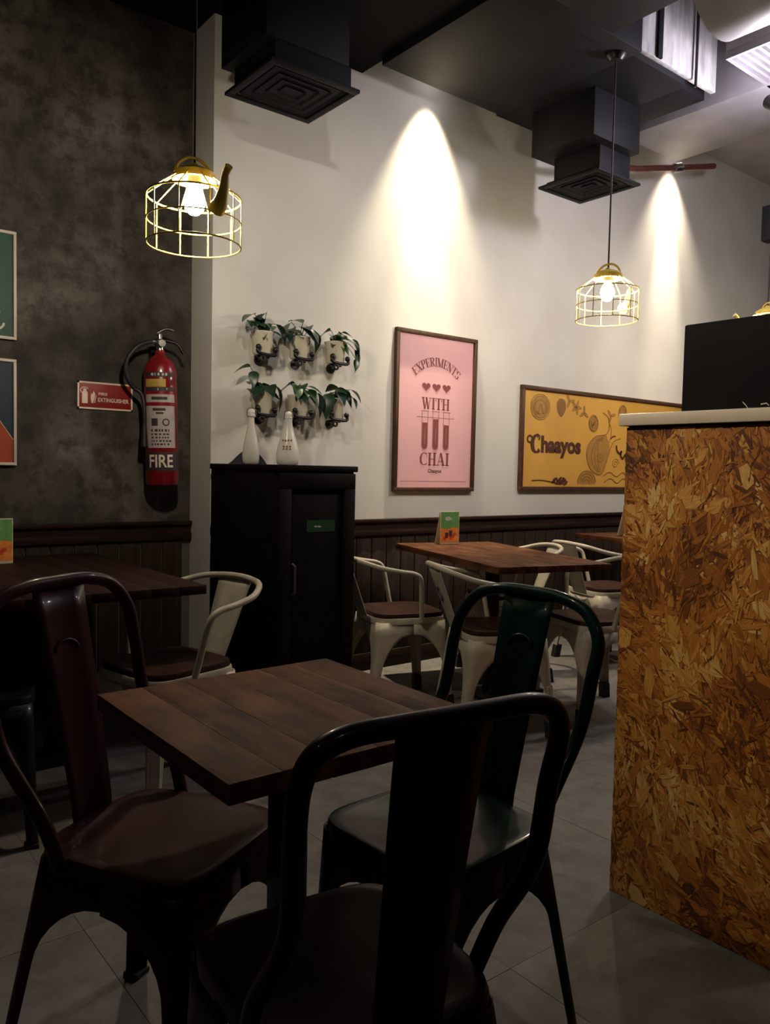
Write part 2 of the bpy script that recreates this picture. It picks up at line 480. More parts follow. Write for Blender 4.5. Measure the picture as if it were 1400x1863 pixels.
part('foil_end', MB().bbox(0.03, 0.76, 2.47, 2.50, 0.03, 0.48, 0.004), M['foil'], d, 40, label='shiny wrinkled foil covering the duct end')
part('hanger_rod', MB().tube([(0.52, 2.45, -0.02), (0.52, 2.45, 0.49)], 0.008, 8), M['cord'], d, 40)
rib = MB().bbox(0.17, 0.21, 2.455, 2.47, 0.03, 0.48, 0.003)
part('foil_seam', rib, M['duct'], d, 40)
d = thing('ceiling_duct', 'grey lit duct at the upper right of the ceiling beside the sprinkler pipe', 'duct', (4.40, 0, 3.30))
part('duct_body', MB().bbox(0.0, 0.60, 0.3, 3.15, 0, 0.47, 0.006), M['duct_grey'], d, 40)
part('flange', MB().bbox(-0.012, 0.612, 1.78, 1.81, -0.010, 0.46, 0.003), M['duct_grey'], d, 40)
d = thing('round_duct', 'round pinkish grey duct at the top right corner of the ceiling', 'duct', (0, 0, 0))
part('pipe_body', MB().tube([(3.55, 0.4, 3.45), (3.55, 2.05, 3.45)], 0.265, 40), M['duct_grey'], d, 40)

def diffuser(loc, wx, wy, neck, upper, ztop, label):
    t = thing('air_diffuser', label, 'air diffuser', loc, 0, 'square ceiling air diffusers')
    part('duct_box', MB().bbox(upper[0], upper[1], upper[2], upper[3], upper[4], ztop, 0.004), M['duct'], t, 40)
    part('neck', MB().bbox(neck[0], neck[1], neck[2], neck[3], 0.012, upper[4] + 0.005, 0.003), M['duct'], t, 40)
    fr = MB()
    b = 0.035
    for (a0, a1, b0, b1) in ((0, wx, 0, b), (0, wx, wy - b, wy), (0, b, b, wy - b), (wx - b, wx, b, wy - b)):
        fr.bbox(a0, a1, b0, b1, 0, 0.016, 0.003)
    part('frame', fr, M['duct'], t, 40)
    for k in range(4):
        q = b + 0.012 + k * 0.042
        mb = MB()
        x0, x1, y0, y1 = q, wx - q, q, wy - q
        if x1 - x0 < 0.03: continue
        z0, z1, dd = 0.004, 0.03, 0.030
        o = [(x0, y0, z0), (x1, y0, z0), (x1, y1, z0), (x0, y1, z0)]
        n = [(x0 + dd, y0 + dd, z1), (x1 - dd, y0 + dd, z1), (x1 - dd, y1 - dd, z1), (x0 + dd, y1 - dd, z1)]
        mb.add(o + n, [(i, (i + 1) % 4, (i + 1) % 4 + 4, i + 4) for i in range(4)])
        part('louvre', mb, M['duct'], t)
    part('back_plate', MB().box(b, wx - b, b, wy - b, 0.031, 0.036), M['black_paint'], t)
    return t
diffuser((1.735, 2.995, 2.852), 0.46, 0.43, (0.03, 0.43, 0.03, 0.39), (-0.02, 0.41, 0.02, 0.425, 0.11), 0.46,
         'black square air diffuser above the potted plants')
diffuser((3.735, 2.83, 2.852), 0.40, 0.44, (0.07, 0.36, 0.05, 0.38), (-0.07, 0.36, -0.01, 0.44, 0.17), 0.46,
         'black square air diffuser above the mustard poster')

p = thing('sprinkler_pipe', 'thin red brown pipe along the wall top right of the second diffuser', 'pipe', (0, 0, 0))
part('pipe_run', MB().tube([(4.05, 3.30, 3.10), (4.77, 3.30, 3.235), (5.75, 3.30, 3.50)], 0.022, 10), M['pipe'], p, 40)
part('coupling', MB().tube([(5.22, 3.30, 3.355), (5.30, 3.30, 3.38)], 0.032, 12), M['steel'], p, 40, label='steel pipe coupling')

# ceiling grille and track light at the right edge
g = thing('ceiling_grille', 'pale slatted air grille at the right edge above the bright spotlight', 'grille', (3.97, 1.88, 3.30))
part('frame', MB().bbox(0, 0.52, 0, 0.02, 0, 0.04, 0.002).bbox(0, 0.52, 0.34, 0.36, 0, 0.04, 0.002).bbox(0, 0.02, 0.02, 0.34, 0, 0.04, 0.002).bbox(0.50, 0.52, 0.02, 0.34, 0, 0.04, 0.002), M['duct_grey'], g)
part('plenum_box', MB().bbox(0.0, 0.52, 0.0, 0.36, 0.04, 0.47, 0.003), M['duct_grey'], g, 40)
slat_me = MB().bbox(0.02, 0.50, 0.0, 0.016, 0.002, 0.03, 0.002).mesh('slat', M['duct_grey'])
for k in range(8):
    obj('slat', slat_me, g, loc=(0, 0.034 + k * 0.038, 0))

def emit_light(name, loc, energy, color, radius, spot=None, aim=None, parent=None, blend=0.35):
    ld = bpy.data.lights.new(name, 'SPOT' if spot else 'POINT')
    ld.energy = energy; ld.color = color; ld.shadow_soft_size = radius
    if spot:
        ld.spot_size = spot; ld.spot_blend = blend
    o = obj(name, ld, parent, loc=loc)
    if aim:
        o.rotation_euler = Vector(aim).to_track_quat('-Z', 'Y').to_euler()
    return o

def spotlight(label, loc, aim, energy, color, half, ztop, blend=0.35, lens=True, core=0):
    t = thing('track_spotlight', label, 'spotlight', loc)
    a = Vector(aim).normalized()
    q = a.to_track_quat('-Z', 'Y').to_matrix().to_4x4()
    part('lamp_head', MB().lathe([(0.0, 0.10), (0.030, 0.10), (0.036, 0.09), (0.036, 0.0), (0.031, 0.0), (0.031, 0.012)], 18).xf(q), M['black_iron'], t, 40)
    if lens:
        part('lens', MB().lathe([(0.0, 0.010), (0.030, 0.010)], 18).xf(q), M['lens'], t)
    part('stem', MB().tube([(0, 0, 0.08), (0, 0, ztop - loc[2])], 0.008, 8), M['black_iron'], t, 40)
    emit_light('spot_light', tuple(a * 0.004), energy, color, 0.02, half * 2, aim, t, blend)
    if core:      # the reflector's narrow inner beam
        emit_light('core_light', tuple(a * 0.005), energy * core, color, 0.02, math.radians(26), (0, 0.12, -1), t, 1.0)
    return t
spotlight('small black spotlight hidden above the duct washing the pink poster wall', (3.12, 3.44, 3.49), (0.0, 0.0, -1), SPOT1, (1.0, 0.86, 0.60), math.radians(31), 3.77, 0.8, core=1.3)
spotlight('small black spotlight hidden above the pipe washing the wall over the mustard poster', (5.62, 3.44, 3.70), (0.0, 0.0, -1), SPOT2, (1.0, 0.86, 0.66), math.radians(36), 3.77, 1.0, core=2.2)
spotlight('spotlight added out of view in the soffit to brighten the white wall above the plants', (1.25, 1.15, 3.18), (1.35, 2.40, -1.15), WALL_FILL, (1.0, 0.93, 0.84), math.radians(24), 3.30, 1.0)
spotlight('spotlight added out of view in the soffit to brighten the chipboard counter', (0.05, 1.85, 3.16), (1.79, -0.85, -1.98), COUNTER_FILL, (1.0, 0.84, 0.60), math.radians(17), 3.30, 1.0)
tl = spotlight('bright white spotlight at the right edge of the ceiling', (4.20, 2.07, 3.08), (-0.55, -0.9, -0.75), TRACK * 0.4, (0.96, 0.90, 1.0), math.radians(60), 3.305, 0.6)
emit_light('glow_light', (-0.02, -0.06, -0.06), TRACK * 1.7, (0.95, 0.88, 1.0), 0.10, parent=tl)
for (x, y, e, lb) in ((6.9, 2.3, 9.0, 'fill light added in the ceiling beyond the right edge'), (-0.9, 0.4, 0.7, 'fill light added in the black soffit left of the viewer'),
                    (0.6, -0.9, 1.0, 'fill light added in the black soffit behind the viewer'), (3.2, -0.6, 0.8, 'fill light added in the grey ceiling right of the viewer')):
    t = thing('fill_downlight', lb, 'fill_downlight', (x, y, 3.26 if x < 3 else 3.70), 0, 'added fill lights out of view')  # unseen fixtures, added only to fill the room with light
    part('trim_ring', MB().lathe([(0.055, 0.04), (0.07, 0.035), (0.07, 0.0), (0.055, 0.0), (0.055, 0.04)], 24), M['white_cap'], t, 40)
    part('lens', MB().lathe([(0.0, 0.012), (0.055, 0.012)], 24), M['lens'], t)
    emit_light('fill_light', (0, 0, -0.01), FILL * e, (1.0, 0.90, 0.78), 0.05, math.radians(130), (0, 0, -1), t, 0.8)

# ------------------------------------------------------------------ kettle lamps
def kettle_lamp(loc, spout_az, ztop, label, handle_az=None, box=None):
    t = thing('kettle_lamp', label, 'pendant lamp', loc, 0, 'yellow wire kettle lamps')   # origin at the middle of the lower ring
    rr, h, wr = 0.155, 0.155, 0.0028
    ring = lambda r, z: [(r * math.cos(2 * PI * k / 40), r * math.sin(2 * PI * k / 40), z) for k in range(40)]
    part('bottom_ring', MB().tube(ring(rr, 0), wr, 8, True), M['yellow'], t, 60)
    part('middle_ring', MB().tube(ring(rr, h * 0.5), wr * 0.9, 8, True), M['yellow'], t, 60)
    part('shoulder_ring', MB().tube(ring(rr, h), wr * 1.15, 8, True), M['yellow'], t, 60)
    part('top_ring', MB().lathe([(0.066, h + 0.055), (0.072, h + 0.055), (0.072, h + 0.078), (0.066, h + 0.078), (0.066, h + 0.055)], 28), M['yellow'], t, 40)
    n = 10
    for k in range(n):
        a = 2 * PI * (k + 0.3) / n
        c, s = math.cos(a), math.sin(a)
        part('wire', MB().tube([(rr * c, rr * s, 0), (rr * c, rr * s, h), (0.068 * c, 0.068 * s, h + 0.066)], wr * 0.9, 6), M['yellow'], t, 60)
    c, s = math.cos(spout_az), math.sin(spout_az)
    sp = [(rr * 0.99, 0.085), (rr + 0.024, 0.10), (rr + 0.045, 0.14), (rr + 0.055, 0.18), (rr + 0.075, 0.198)]
    part('spout', MB().tube([(r * c, r * s, z) for r, z in sp], 0.02, 12, smooth=5, rad=[0.029, 0.024, 0.016, 0.012, 0.013]), M['yellow'], t, 60)
    lid = MB().lathe([(0.0, h + 0.112), (0.012, h + 0.112), (0.016, h + 0.104), (0.030, h + 0.100), (0.052, h + 0.090), (0.064, h + 0.078)], 24)
    part('lid', lid, M['yellow'], t, 40)
    c, s = math.cos(spout_az + PI / 2), math.sin(spout_az + PI / 2)
    hp = [(0.068, h + 0.07), (0.060, h + 0.10), (0.03, h + 0.125), (0.0, h + 0.13), (-0.03, h + 0.125), (-0.060, h + 0.10), (-0.068, h + 0.07)]
    part('handle', MB().tube([(r * c, r * s, z) for r, z in hp], 0.006, 8, smooth=4), M['yellow'], t, 60)
    part('socket', MB().lathe([(0.0, h + 0.10), (0.022, h + 0.10), (0.022, h + 0.045), (0.0, h + 0.045)], 18), M['black_iron'], t, 40)
    part('bulb', MB().lathe([(0.016, h + 0.046), (0.020, h + 0.03), (0.032, h + 0.008), (0.036, h - 0.015), (0.030, h - 0.04), (0.016, h - 0.053), (0.0, h - 0.056)], 22), M['bulb'], t, 60)
    part('cord', MB().tube([(0, 0, h + 0.10), (0, 0, ztop - loc[2])], 0.0045, 8), M['cord'], t, 60)
    part('ceiling_rose', MB().lathe([(0.0, -0.03), (0.03, -0.03), (0.05, -0.005), (0.05, 0.0), (0.0, 0.0)], 20, (0, 0, ztop - loc[2])), M['black_iron'], t, 40)
    if box:
        part('junction_box', MB().bbox(-0.045, 0.045, -0.045, 0.045, box[0] - loc[2], box[1] - loc[2], 0.004), M['duct'], t, 40)
    return t
kettle_lamp((1.176, 2.53, 1.886), math.radians(-88), 3.30, 'yellow wire kettle lamp glowing in front of the grey wall corner')
kettle_lamp((3.445, 2.53, 1.935), math.radians(5), 3.26, 'yellow wire kettle lamp hanging left of the mustard poster top')
kettle_lamp((5.13, 2.53, 1.985), math.radians(150), 3.77, 'yellow kettle lamp half hidden behind the black screen on the counter', box=(2.66, 2.88))

# ------------------------------------------------------------------ lettering
def text_mb(s, size, cx, cz, y, bold=0.0, shear=0.0, fit=None):
    cu = bpy.data.curves.new('lettering', 'FONT')
    cu.body = s; cu.size = size; cu.align_x = 'CENTER'; cu.align_y = 'CENTER'
    cu.offset = bold; cu.shear = shear; cu.resolution_u = 3
    to = bpy.data.objects.new('lettering', cu)
    COL.objects.link(to)
    dg = bpy.context.evaluated_depsgraph_get()
    me = bpy.data.meshes.new_from_object(to.evaluated_get(dg))
    vs = [v.co.copy() for v in me.vertices]; fs = [tuple(p.vertices) for p in me.polygons]
    bpy.data.objects.remove(to); bpy.data.curves.remove(cu); bpy.data.meshes.remove(me)
    k = 1.0
    if fit and vs:
        wdt = max(v.x for v in vs) - min(v.x for v in vs)
        k = fit / wdt
    mx = (max(v.x for v in vs) + min(v.x for v in vs)) / 2
    mz = (max(v.y for v in vs) + min(v.y for v in vs)) / 2
    mb = MB()
    mb.add([(cx + (v.x - mx) * k, y, cz + (v.y - mz)) for v in vs], fs)
    return mb

def arc_pts(cx, cy, rx, ry, a0, a1, n=14):
    return [(cx + rx * math.cos(a0 + (a1 - a0) * i / n), cy + ry * math.sin(a0 + (a1 - a0) * i / n)) for i in range(n + 1)]

def glyph(ch):
    """fat-face serif capital, cap height 1: list of (points, widths) strokes; returns strokes and advance"""
    T, t = 0.20, 0.055
    st = []
    def V(x, a=0.0, b=1.0, wd=T): st.append(([(x, a), (x, b)], [wd, wd]))
    def Hh(x0, x1, z, wd=t): st.append(([(x0, z), (x1, z)], [wd, wd]))
    def D(x0, z0, x1, z1, wd): st.append(([(x0, z0), (x1, z1)], [wd, wd]))
    def serif(x, z, wd=0.38): Hh(x - wd / 2, x + wd / 2, z + (0.028 if z < 0.5 else -0.028))
    def A(cx, cy, rx, ry, a0, a1, thick=T):
        n = 16
        pts = arc_pts(cx, cy, rx, ry, math.radians(a0), math.radians(a1), n)
        ws = [t + (thick - t) * abs(math.cos(math.radians(a0 + (a1 - a0) * i / n))) ** 1.5 for i in range(n + 1)]
        st.append((pts, ws))
    if ch == 'I': V(0.2); serif(0.2, 0); serif(0.2, 1); return st, 0.45
    if ch == 'T': V(0.36); serif(0.36, 0); Hh(0.0, 0.72, 0.972); V(0.03, 0.68, 0.99, 0.06); V(0.69, 0.68, 0.99, 0.06); return st, 0.78
    if ch == 'H': V(0.17); V(0.68, wd=T); Hh(0.17, 0.68, 0.5); [serif(x, z) for x in (0.17, 0.68) for z in (0, 1)]; return st, 0.92
    if ch == 'W': D(0.12, 1, 0.36, 0.0, T * 0.9); D(0.36, 0, 0.54, 0.98, t); D(0.50, 1, 0.74, 0, T * 0.9); D(0.74, 0, 0.95, 1, t); serif(0.12, 1, 0.32); serif(0.5, 1, 0.3); serif(0.95, 1, 0.26); return st, 1.12
    if ch == 'A': D(0.10, 0, 0.40, 1, t); D(0.42, 1, 0.72, 0, T); Hh(0.2, 0.6, 0.32); serif(0.1, 0, 0.28); serif(0.72, 0, 0.36); return st, 0.92
    if ch == 'C': A(0.45, 0.5, 0.36, 0.47, 55, 305); V(0.72, 0.70, 0.99, 0.05); V(0.72, 0.06, 0.26, 0.04); return st, 0.86
    if ch == 'E': V(0.17); Hh(0.0, 0.66, 0.972); Hh(0.0, 0.66, 0.028); Hh(0.17, 0.48, 0.5); V(0.65, 0.72, 1.0, 0.06); V(0.65, 0, 0.28, 0.06); V(0.48, 0.38, 0.62, 0.05); return st, 0.76
    if ch == 'X': D(0.12, 1, 0.64, 0, T); D(0.10, 0, 0.66, 1, t); [serif(x, z, 0.3) for x in (0.12, 0.64) for z in (0, 1)]; return st, 0.82
    if ch == 'P': V(0.17); A(0.34, 0.74, 0.28, 0.24, -90, 90); Hh(0.0, 0.34, 0.972); Hh(0.17, 0.34, 0.5); serif(0.17, 0); return st, 0.74
    if ch == 'R': V(0.17); A(0.34, 0.75, 0.26, 0.23, -90, 90); Hh(0.0, 0.34, 0.972); Hh(0.17, 0.34, 0.52); serif(0.17, 0); D(0.40, 0.5, 0.66, 0.03, T * 0.9); return st, 0.82
    if ch == 'M': V(0.12, wd=t); D(0.12, 1, 0.46, 0, T); D(0.46, 0, 0.78, 1, t); V(0.82); serif(0.12, 0, 0.28); serif(0.82, 0); serif(0.1, 1, 0.26); serif(0.84, 1, 0.3); return st, 1.04
    if ch == 'N': V(0.12, wd=t); D(0.14, 1, 0.68, 0, T); V(0.68, wd=t); serif(0.12, 0, 0.28); serif(0.1, 1, 0.28); serif(0.68, 1, 0.28); return st, 0.86
    if ch == 'S': A(0.34, 0.74, 0.24, 0.23, 30, 250, T * 0.9); A(0.36, 0.26, 0.25, 0.23, 70, -150, T); V(0.60, 0.72, 0.98, 0.05); V(0.08, 0.03, 0.28, 0.05); return st, 0.72
    return st, 0.5

def serif_text(mb, s, cx, cz, h, y, sx=1.0, arc=None):
    gl = [glyph(c) for c in s]
    tot = sum(a for _, a in gl) * h * sx
    x = -tot / 2
    for st, adv in gl:
        for pts, ws in st:
            q = []
            for (px, pz) in pts:
                X = x + px * h * sx; Z = (pz - 0.5) * h
                if arc:
                    ang = X / arc
                    q.append((cx + (arc + Z) * math.sin(ang), cz - arc + (arc + Z) * math.cos(ang)))
                else:
                    q.append((cx + X, cz + Z))
            mb.ribbon(q, [v * h * (sx if len(pts) == 2 and abs(pts[0][0] - pts[1][0]) < 1e-6 else 1) for v in ws], y)
        x += adv * h * sx
    return mb

# ------------------------------------------------------------------ framed posters
def framed(label, x0, x1, z0, z1, yw, fw, frame_m, paper_m, name='framed_poster', depth=0.028):
    t = thing(name, label, 'poster', ((x0 + x1) / 2, yw, (z0 + z1) / 2))
    a, b = (x1 - x0) / 2, (z1 - z0) / 2
    fr = MB()
    fr.bbox(-a, a, -depth, -0.001, b - fw, b, 0.002).bbox(-a, a, -depth, -0.001, -b, -b + fw, 0.002)
    fr.bbox(-a, -a + fw, -depth, -0.001, -b + fw, b - fw, 0.002).bbox(a - fw, a, -depth, -0.001, -b + fw, b - fw, 0.002)
    part('frame', fr, frame_m, t, 40)
    part('paper', MB().box(-a + fw, a - fw, -0.012, -0.002, -b + fw, b - fw), paper_m, t)
    return t, a - fw, b - fw

YP = -0.0125
t, a, b = framed('pink poster with EXPERIMENTS WITH CHAI lettering in a brown frame', 2.905, 3.555, 1.024, 1.967, WY, 0.024, M['frame_brown'], M['pink'])
ink = MB()
serif_text(ink, 'EXPERIMENTS', 0.0, b - 0.145, 0.052, YP, 0.92, arc=0.262)
serif_text(ink, 'WITH', 0.0, 0.053, 0.068, YP, 1.02)
serif_text(ink, 'CHAI', 0.0, -0.278, 0.075, YP, 1.02)
part('lettering', ink, M['pink_ink'], t, kind='stuff')
part('small_logo', text_mb('Chaayos', 0.030, 0.0, -0.352, YP - 0.0004, 0.0008, fit=0.11), M['brown_ink'], t)
for k in (-1, 0, 1):
    hx = [(16 * math.sin(u) ** 3 * 0.0021 + k * 0.082, (13 * math.cos(u) - 5 * math.cos(2 * u) - 2 * math.cos(3 * u) - math.cos(4 * u)) * 0.0017 + 0.152) for u in [2 * PI * i / 28 for i in range(28)]]
    part('heart', MB().flat(hx, YP), M['pink_ink'], t)
for k, top in ((-1, -0.062), (0, -0.038), (1, -0.070)):
    cx = k * 0.086
    body = [(cx - 0.021, top), (cx + 0.021, top)] + arc_pts(cx, -0.198, 0.021, 0.021, 0, -PI, 10)
    part('test_tube', MB().flat(body, YP), M['pink_ink'], t)
    o = MB()
    o.ribbon([(cx - 0.023, 0.004), (cx - 0.023, -0.198)] + arc_pts(cx, -0.198, 0.023, 0.023, PI, 2 * PI, 8) + [(cx + 0.023, -0.198), (cx + 0.023, 0.004)], 0.004, YP)
    o.ribbon([(cx - 0.032, 0.006), (cx + 0.032, 0.006)], 0.005, YP)
    o.ribbon([(cx, -0.09), (cx, -0.19)], 0.005, YP - 0.001)
    part('tube_outline', o, M['pink_line'], t)
part('rack_line', MB().ribbon([(-0.15, -0.030), (0.15, -0.030)], 0.005, YP).ribbon([(-0.27, -b + 0.035), (0.27, -b + 0.035)], 0.004, YP), M['pink_line'], t)

t, a, b = framed('wide mustard yellow poster with brown lettering partly behind the chipboard counter', 3.982, 6.02, 1.030, 1.728, WY, 0.026, M['frame_brown'], M['mustard'])
L0 = -a   # left paper edge
def curve2(pts, n=6, closed=False):
    out = []; k = len(pts)
    for i in range(k if closed else k - 1):
        g = lambda q: Vector((*pts[q % k], 0)) if closed else Vector((*pts[min(max(q, 0), k - 1)], 0))
        p0, p1, p2, p3 = g(i - 1), g(i), g(i + 1), g(i + 2)
        for h in range(n):
            u = h / n
            v = 0.5 * ((2 * p1) + (-p0 + p2) * u + (2 * p0 - 5 * p1 + 4 * p2 - p3) * u * u + (-p0 + 3 * p1 - 3 * p2 + p3) * u ** 3)
            out.append((v.x, v.y))
    return out if closed else out + [pts[-1]]
def blob(cx, cz, rx, rz, rot=0, n=22, tip=0.0):
    q = []
    for i in range(n):
        u = 2 * PI * i / n
        r = 1 + tip * max(0, math.cos(u)) ** 6
        x, z = rx * math.cos(u) * r, rz * math.sin(u)
        q.append((cx + x * math.cos(rot) - z * math.sin(rot), cz + x * math.sin(rot) + z * math.cos(rot)))
    return q
def spiral(cx, cz, r, turns, n=40, ph=0):
    return [(cx + r * (1 - i / n * 0.85) * math.cos(ph + turns * 2 * PI * i / n), cz + r * 0.85 * (1 - i / n * 0.85) * math.sin(ph + turns * 2 * PI * i / n)) for i in range(n + 1)]
sh = lambda q: [(L0 + x, z) for x, z in q]
wm = text_mb('haayos', 0.150, L0 + 0.402, -0.052, YP - 0.0006, 0.0075, fit=0.43)
part('lettering', wm, M['brown_ink'], t, kind='stuff')
big_c = MB()
big_c.ribbon(arc_pts(L0 + 0.140, -0.035, 0.042, 0.056, math.radians(60), math.radians(318), 18), [0.012 + 0.026 * abs(math.cos(math.radians(60 + 258 * i / 18))) for i in range(19)], YP - 0.0006)
big_c.ribbon(arc_pts(L0 + 0.072, -0.005, 0.024, 0.022, math.radians(10), 1.8 * PI, 16), 0.014, YP - 0.0008)
big_c.ribbon(curve2([(L0 + 0.095, 0.000), (L0 + 0.120, 0.018), (L0 + 0.150, 0.028), (L0 + 0.172, 0.012), (L0 + 0.160, -0.008)]), 0.012, YP - 0.0010)
part('swash_letter', big_c, M['brown_ink'], t, kind='stuff')
dood = MB(); line = MB(); dark = MB()
# round cup seen from above, almond, bean shapes
for (cx, cz, rx, rz, rot) in ((0.168, 0.214, 0.098, 0.086, 0.0), (1.097, 0.229, 0.048, 0.058, -0.2), (0.752, 0.133, 0.054, 0.060, 0.2)):
    for k_, sc_ in enumerate((1.0, 0.86, 0.55)):
        line.ribbon(blob(L0 + cx, cz, rx * sc_, rz * sc_, rot, 28), 0.005, YP - 0.0012, True)
    dood.flat(blob(L0 + cx, cz, rx * 0.84, rz * 0.84, rot, 28), YP)
line.ribbon(sh(curve2([(0.12, 0.26), (0.10, 0.20), (0.14, 0.165), (0.17, 0.235), (0.20, 0.17), (0.235, 0.20), (0.22, 0.26)])), 0.007, YP - 0.0012)
line.ribbon(sh(curve2([(0.72, 0.155), (0.745, 0.115), (0.765, 0.15), (0.735, 0.10)])), 0.008, YP - 0.0014)
alm = curve2([(0.388, 0.158), (0.345, 0.20), (0.340, 0.255), (0.375, 0.285), (0.42, 0.275), (0.438, 0.235), (0.425, 0.195)], 5, True)
dark.flat(sh(alm), YP)
line.ribbon(sh(curve2([(0.388, 0.165), (0.395, 0.21), (0.385, 0.27)])), 0.006, YP - 0.0012)
for (cx, cz, n_) in ((0.551, 0.235, 5), (0.640, 0.200, 3), (0.955, 0.20, 3), (0.474, 0.275, 3)):
    for k in range(n_):
        u = 2 * PI * k / n_ + cx * 9
        q = blob(L0 + cx + 0.026 * math.cos(u), cz + 0.022 * math.sin(u), 0.024, 0.010, u, 14, 0.3)
        dood.flat(q, YP); line.ribbon(q, 0.0035, YP - 0.0012, True)
# tall plume
plume = curve2([(0.858, 0.218), (0.925, 0.183), (0.939, 0.109), (0.896, 0.058), (0.791, 0.043), (0.714, -0.008), (0.685, -0.075), (0.704, -0.153), (0.762, -0.214), (0.858, -0.233), (0.906, -0.165), (0.934, -0.103), (0.992, 0.005), (1.088, 0.038)], 6)
line.ribbon(sh(plume), 0.007, YP - 0.0012)
body = curve2([(0.896, 0.058), (0.791, 0.043), (0.714, -0.008), (0.685, -0.075), (0.704, -0.153), (0.762, -0.214), (0.858, -0.233), (0.906, -0.165), (0.934, -0.103), (0.955, -0.04), (0.93, 0.02)], 5, True)
dood.flat(sh(body), YP)
for k_ in (0.25, 0.45, 0.65):
    line.ribbon(sh(curve2([(0.89 - 0.05 * k_, 0.05 - 0.05 * k_), (0.78 + 0.06 * k_, 0.02 - 0.03 * k_), (0.70 + 0.17 * k_, -0.08), (0.72 + 0.16 * k_, -0.16), (0.80 + 0.08 * k_, -0.215)])), 0.005, YP - 0.0013)
line.ribbon(sh(curve2([(0.93, 0.16), (0.965, 0.10), (0.96, 0.04), (0.935, 0.0)])), 0.005, YP - 0.0013)
line.ribbon(sh(spiral(0.85, -0.12, 0.045, 1.6, 24)), 0.005, YP - 0.0014)
# rose and waves along the lower edge
for k_ in range(4):
    r_ = 0.105 * (1 - 0.23 * k_)
    line.ribbon(sh(arc_pts(0.695, -0.30, r_, r_ * 0.86, 0.1, PI - 0.1 - 0.25 * (k_ % 2), 16)), 0.008, YP - 0.0012)
dood.flat(sh(arc_pts(0.695, -0.305, 0.10, 0.09, 0, PI, 16)), YP)
line.ribbon(sh(curve2([(0.886, -0.246), (0.963, -0.215), (1.049, -0.247), (1.126, -0.215), (1.20, -0.25), (1.30, -0.21)])), 0.008, YP - 0.0012)
line.ribbon(sh(curve2([(0.90, -0.29), (0.98, -0.262), (1.06, -0.295), (1.14, -0.262), (1.25, -0.295)])), 0.007, YP - 0.0012)
for (cx, cz) in ((1.03, -0.15), (1.24, 0.20), (1.45, 0.0), (1.65, 0.18), (1.75, -0.15)):
    line.ribbon(sh(spiral(cx, cz, 0.045, 1.8, 26)), 0.005, YP - 0.0012)
part('doodle_fill', dood, M['must_ink'], t, None, 'stuff')
part('dark_almond', dark, M['must_dark'], t, None)
part('doodle_line', line, M['must_dark'], t, None, 'stuff')
sc = MB()
sc.ribbon(sh(curve2([(1.035, -0.015), (1.045, -0.055), (1.085, -0.075), (1.100, -0.055), (1.092, -0.090), (1.120, -0.110), (1.150, -0.080), (1.160, -0.125), (1.190, -0.150), (1.215, -0.120), (1.23, -0.17)])), 0.018, YP - 0.0016)
sc.ribbon(sh(curve2([(0.96, 0.030), (0.985, 0.048), (1.02, 0.052)])), 0.010, YP - 0.0016)
sc.ribbon(sh(curve2([(0.10, -0.283), (0.19, -0.280), (0.28, -0.288), (0.36, -0.296), (0.47, -0.306)])), 0.007, YP - 0.0016)
for k in range(9):
    sc.flat(blob(L0 + 0.33 + 0.016 * k, -0.285 + 0.016 * math.sin(k * 2.1), 0.026, 0.010, 0.6 - 0.35 * (k % 4), 14), YP - 0.0016 - 0.0001 * k)
part('sprig', sc, M['brown_ink'], t, kind='stuff')

t, a, b = framed('green poster in a thin cream frame high on the grey wall at the left edge', 0.56, 0.931, 1.684, 2.154, GY, 0.013, M['frame_cream'], M['p_green'], depth=0.02)
sm = MB()
sm.flat([(0.055, -0.16), (0.115, -0.16), (0.120, -0.115), (0.100, -0.09), (0.06, -0.10)], YP)
sm.flat(blob(0.02, -0.12, 0.04, 0.05), YP)
sm.ribbon(arc_pts(0.06, -0.165, 0.075, 0.04, 0, -PI, 12), 0.010, YP)
part('white_print', sm, M['pale_print'], t)
t, a, b = framed('navy and orange poster in a thin cream frame under the green one', 0.56, 0.930, 1.131, 1.599, GY, 0.013, M['frame_cream'], M['p_navy'], depth=0.02)
part('orange_shape', MB().flat([(-a, -b), (a, -b), (a, -b + 0.10), (a - 0.06, -b + 0.19), (a - 0.115, -b + 0.225), (-a, -b + 0.06)], YP), M['p_orange'], t)
part('paper_line', MB().ribbon([(a, -b + 0.10), (a - 0.06, -b + 0.19), (a - 0.115, -b + 0.225)], 0.003, YP - 0.001), M['frame_cream'], t)

# ------------------------------------------------------------------ extinguisher sign and extinguisher
t = thing('extinguisher_sign', 'red and cream FIRE EXTINGUISHER sign on the grey wall', 'sign', (1.328, GY, 1.467))
hw, hh = 0.131, 0.064
part('sign_plate', MB().bbox(-hw, hw, -0.006, -0.0005, -hh, hh, 0.001), M['sign_red'], t, 40)
bd = MB()
for (x0, x1, z0, z1) in ((-hw, hw, hh - 0.008, hh), (-hw, hw, -hh, -hh + 0.008), (-hw, -hw + 0.008, -hh, hh), (hw - 0.008, hw, -hh, hh)):
    bd.box(x0, x1, -0.0075, -0.006, z0, z1)
part('sign_border', bd, M['sign_white'], t)
pg = MB()
pg.flat([(-0.110, -0.038), (-0.084, -0.038), (-0.084, 0.012), (-0.090, 0.020), (-0.090, 0.030), (-0.104, 0.030), (-0.104, 0.020), (-0.110, 0.012)], -0.0062)
pg.ribbon([(-0.112, 0.010), (-0.118, 0.026), (-0.106, 0.036), (-0.090, 0.036), (-0.082, 0.030)], 0.004, -0.0064)
pg.flat([(-0.066, -0.036), (-0.058, -0.036), (-0.052, -0.012), (-0.048, 0.006), (-0.056, 0.022), (-0.062, 0.006), (-0.068, 0.012), (-0.070, -0.012)], -0.0062)
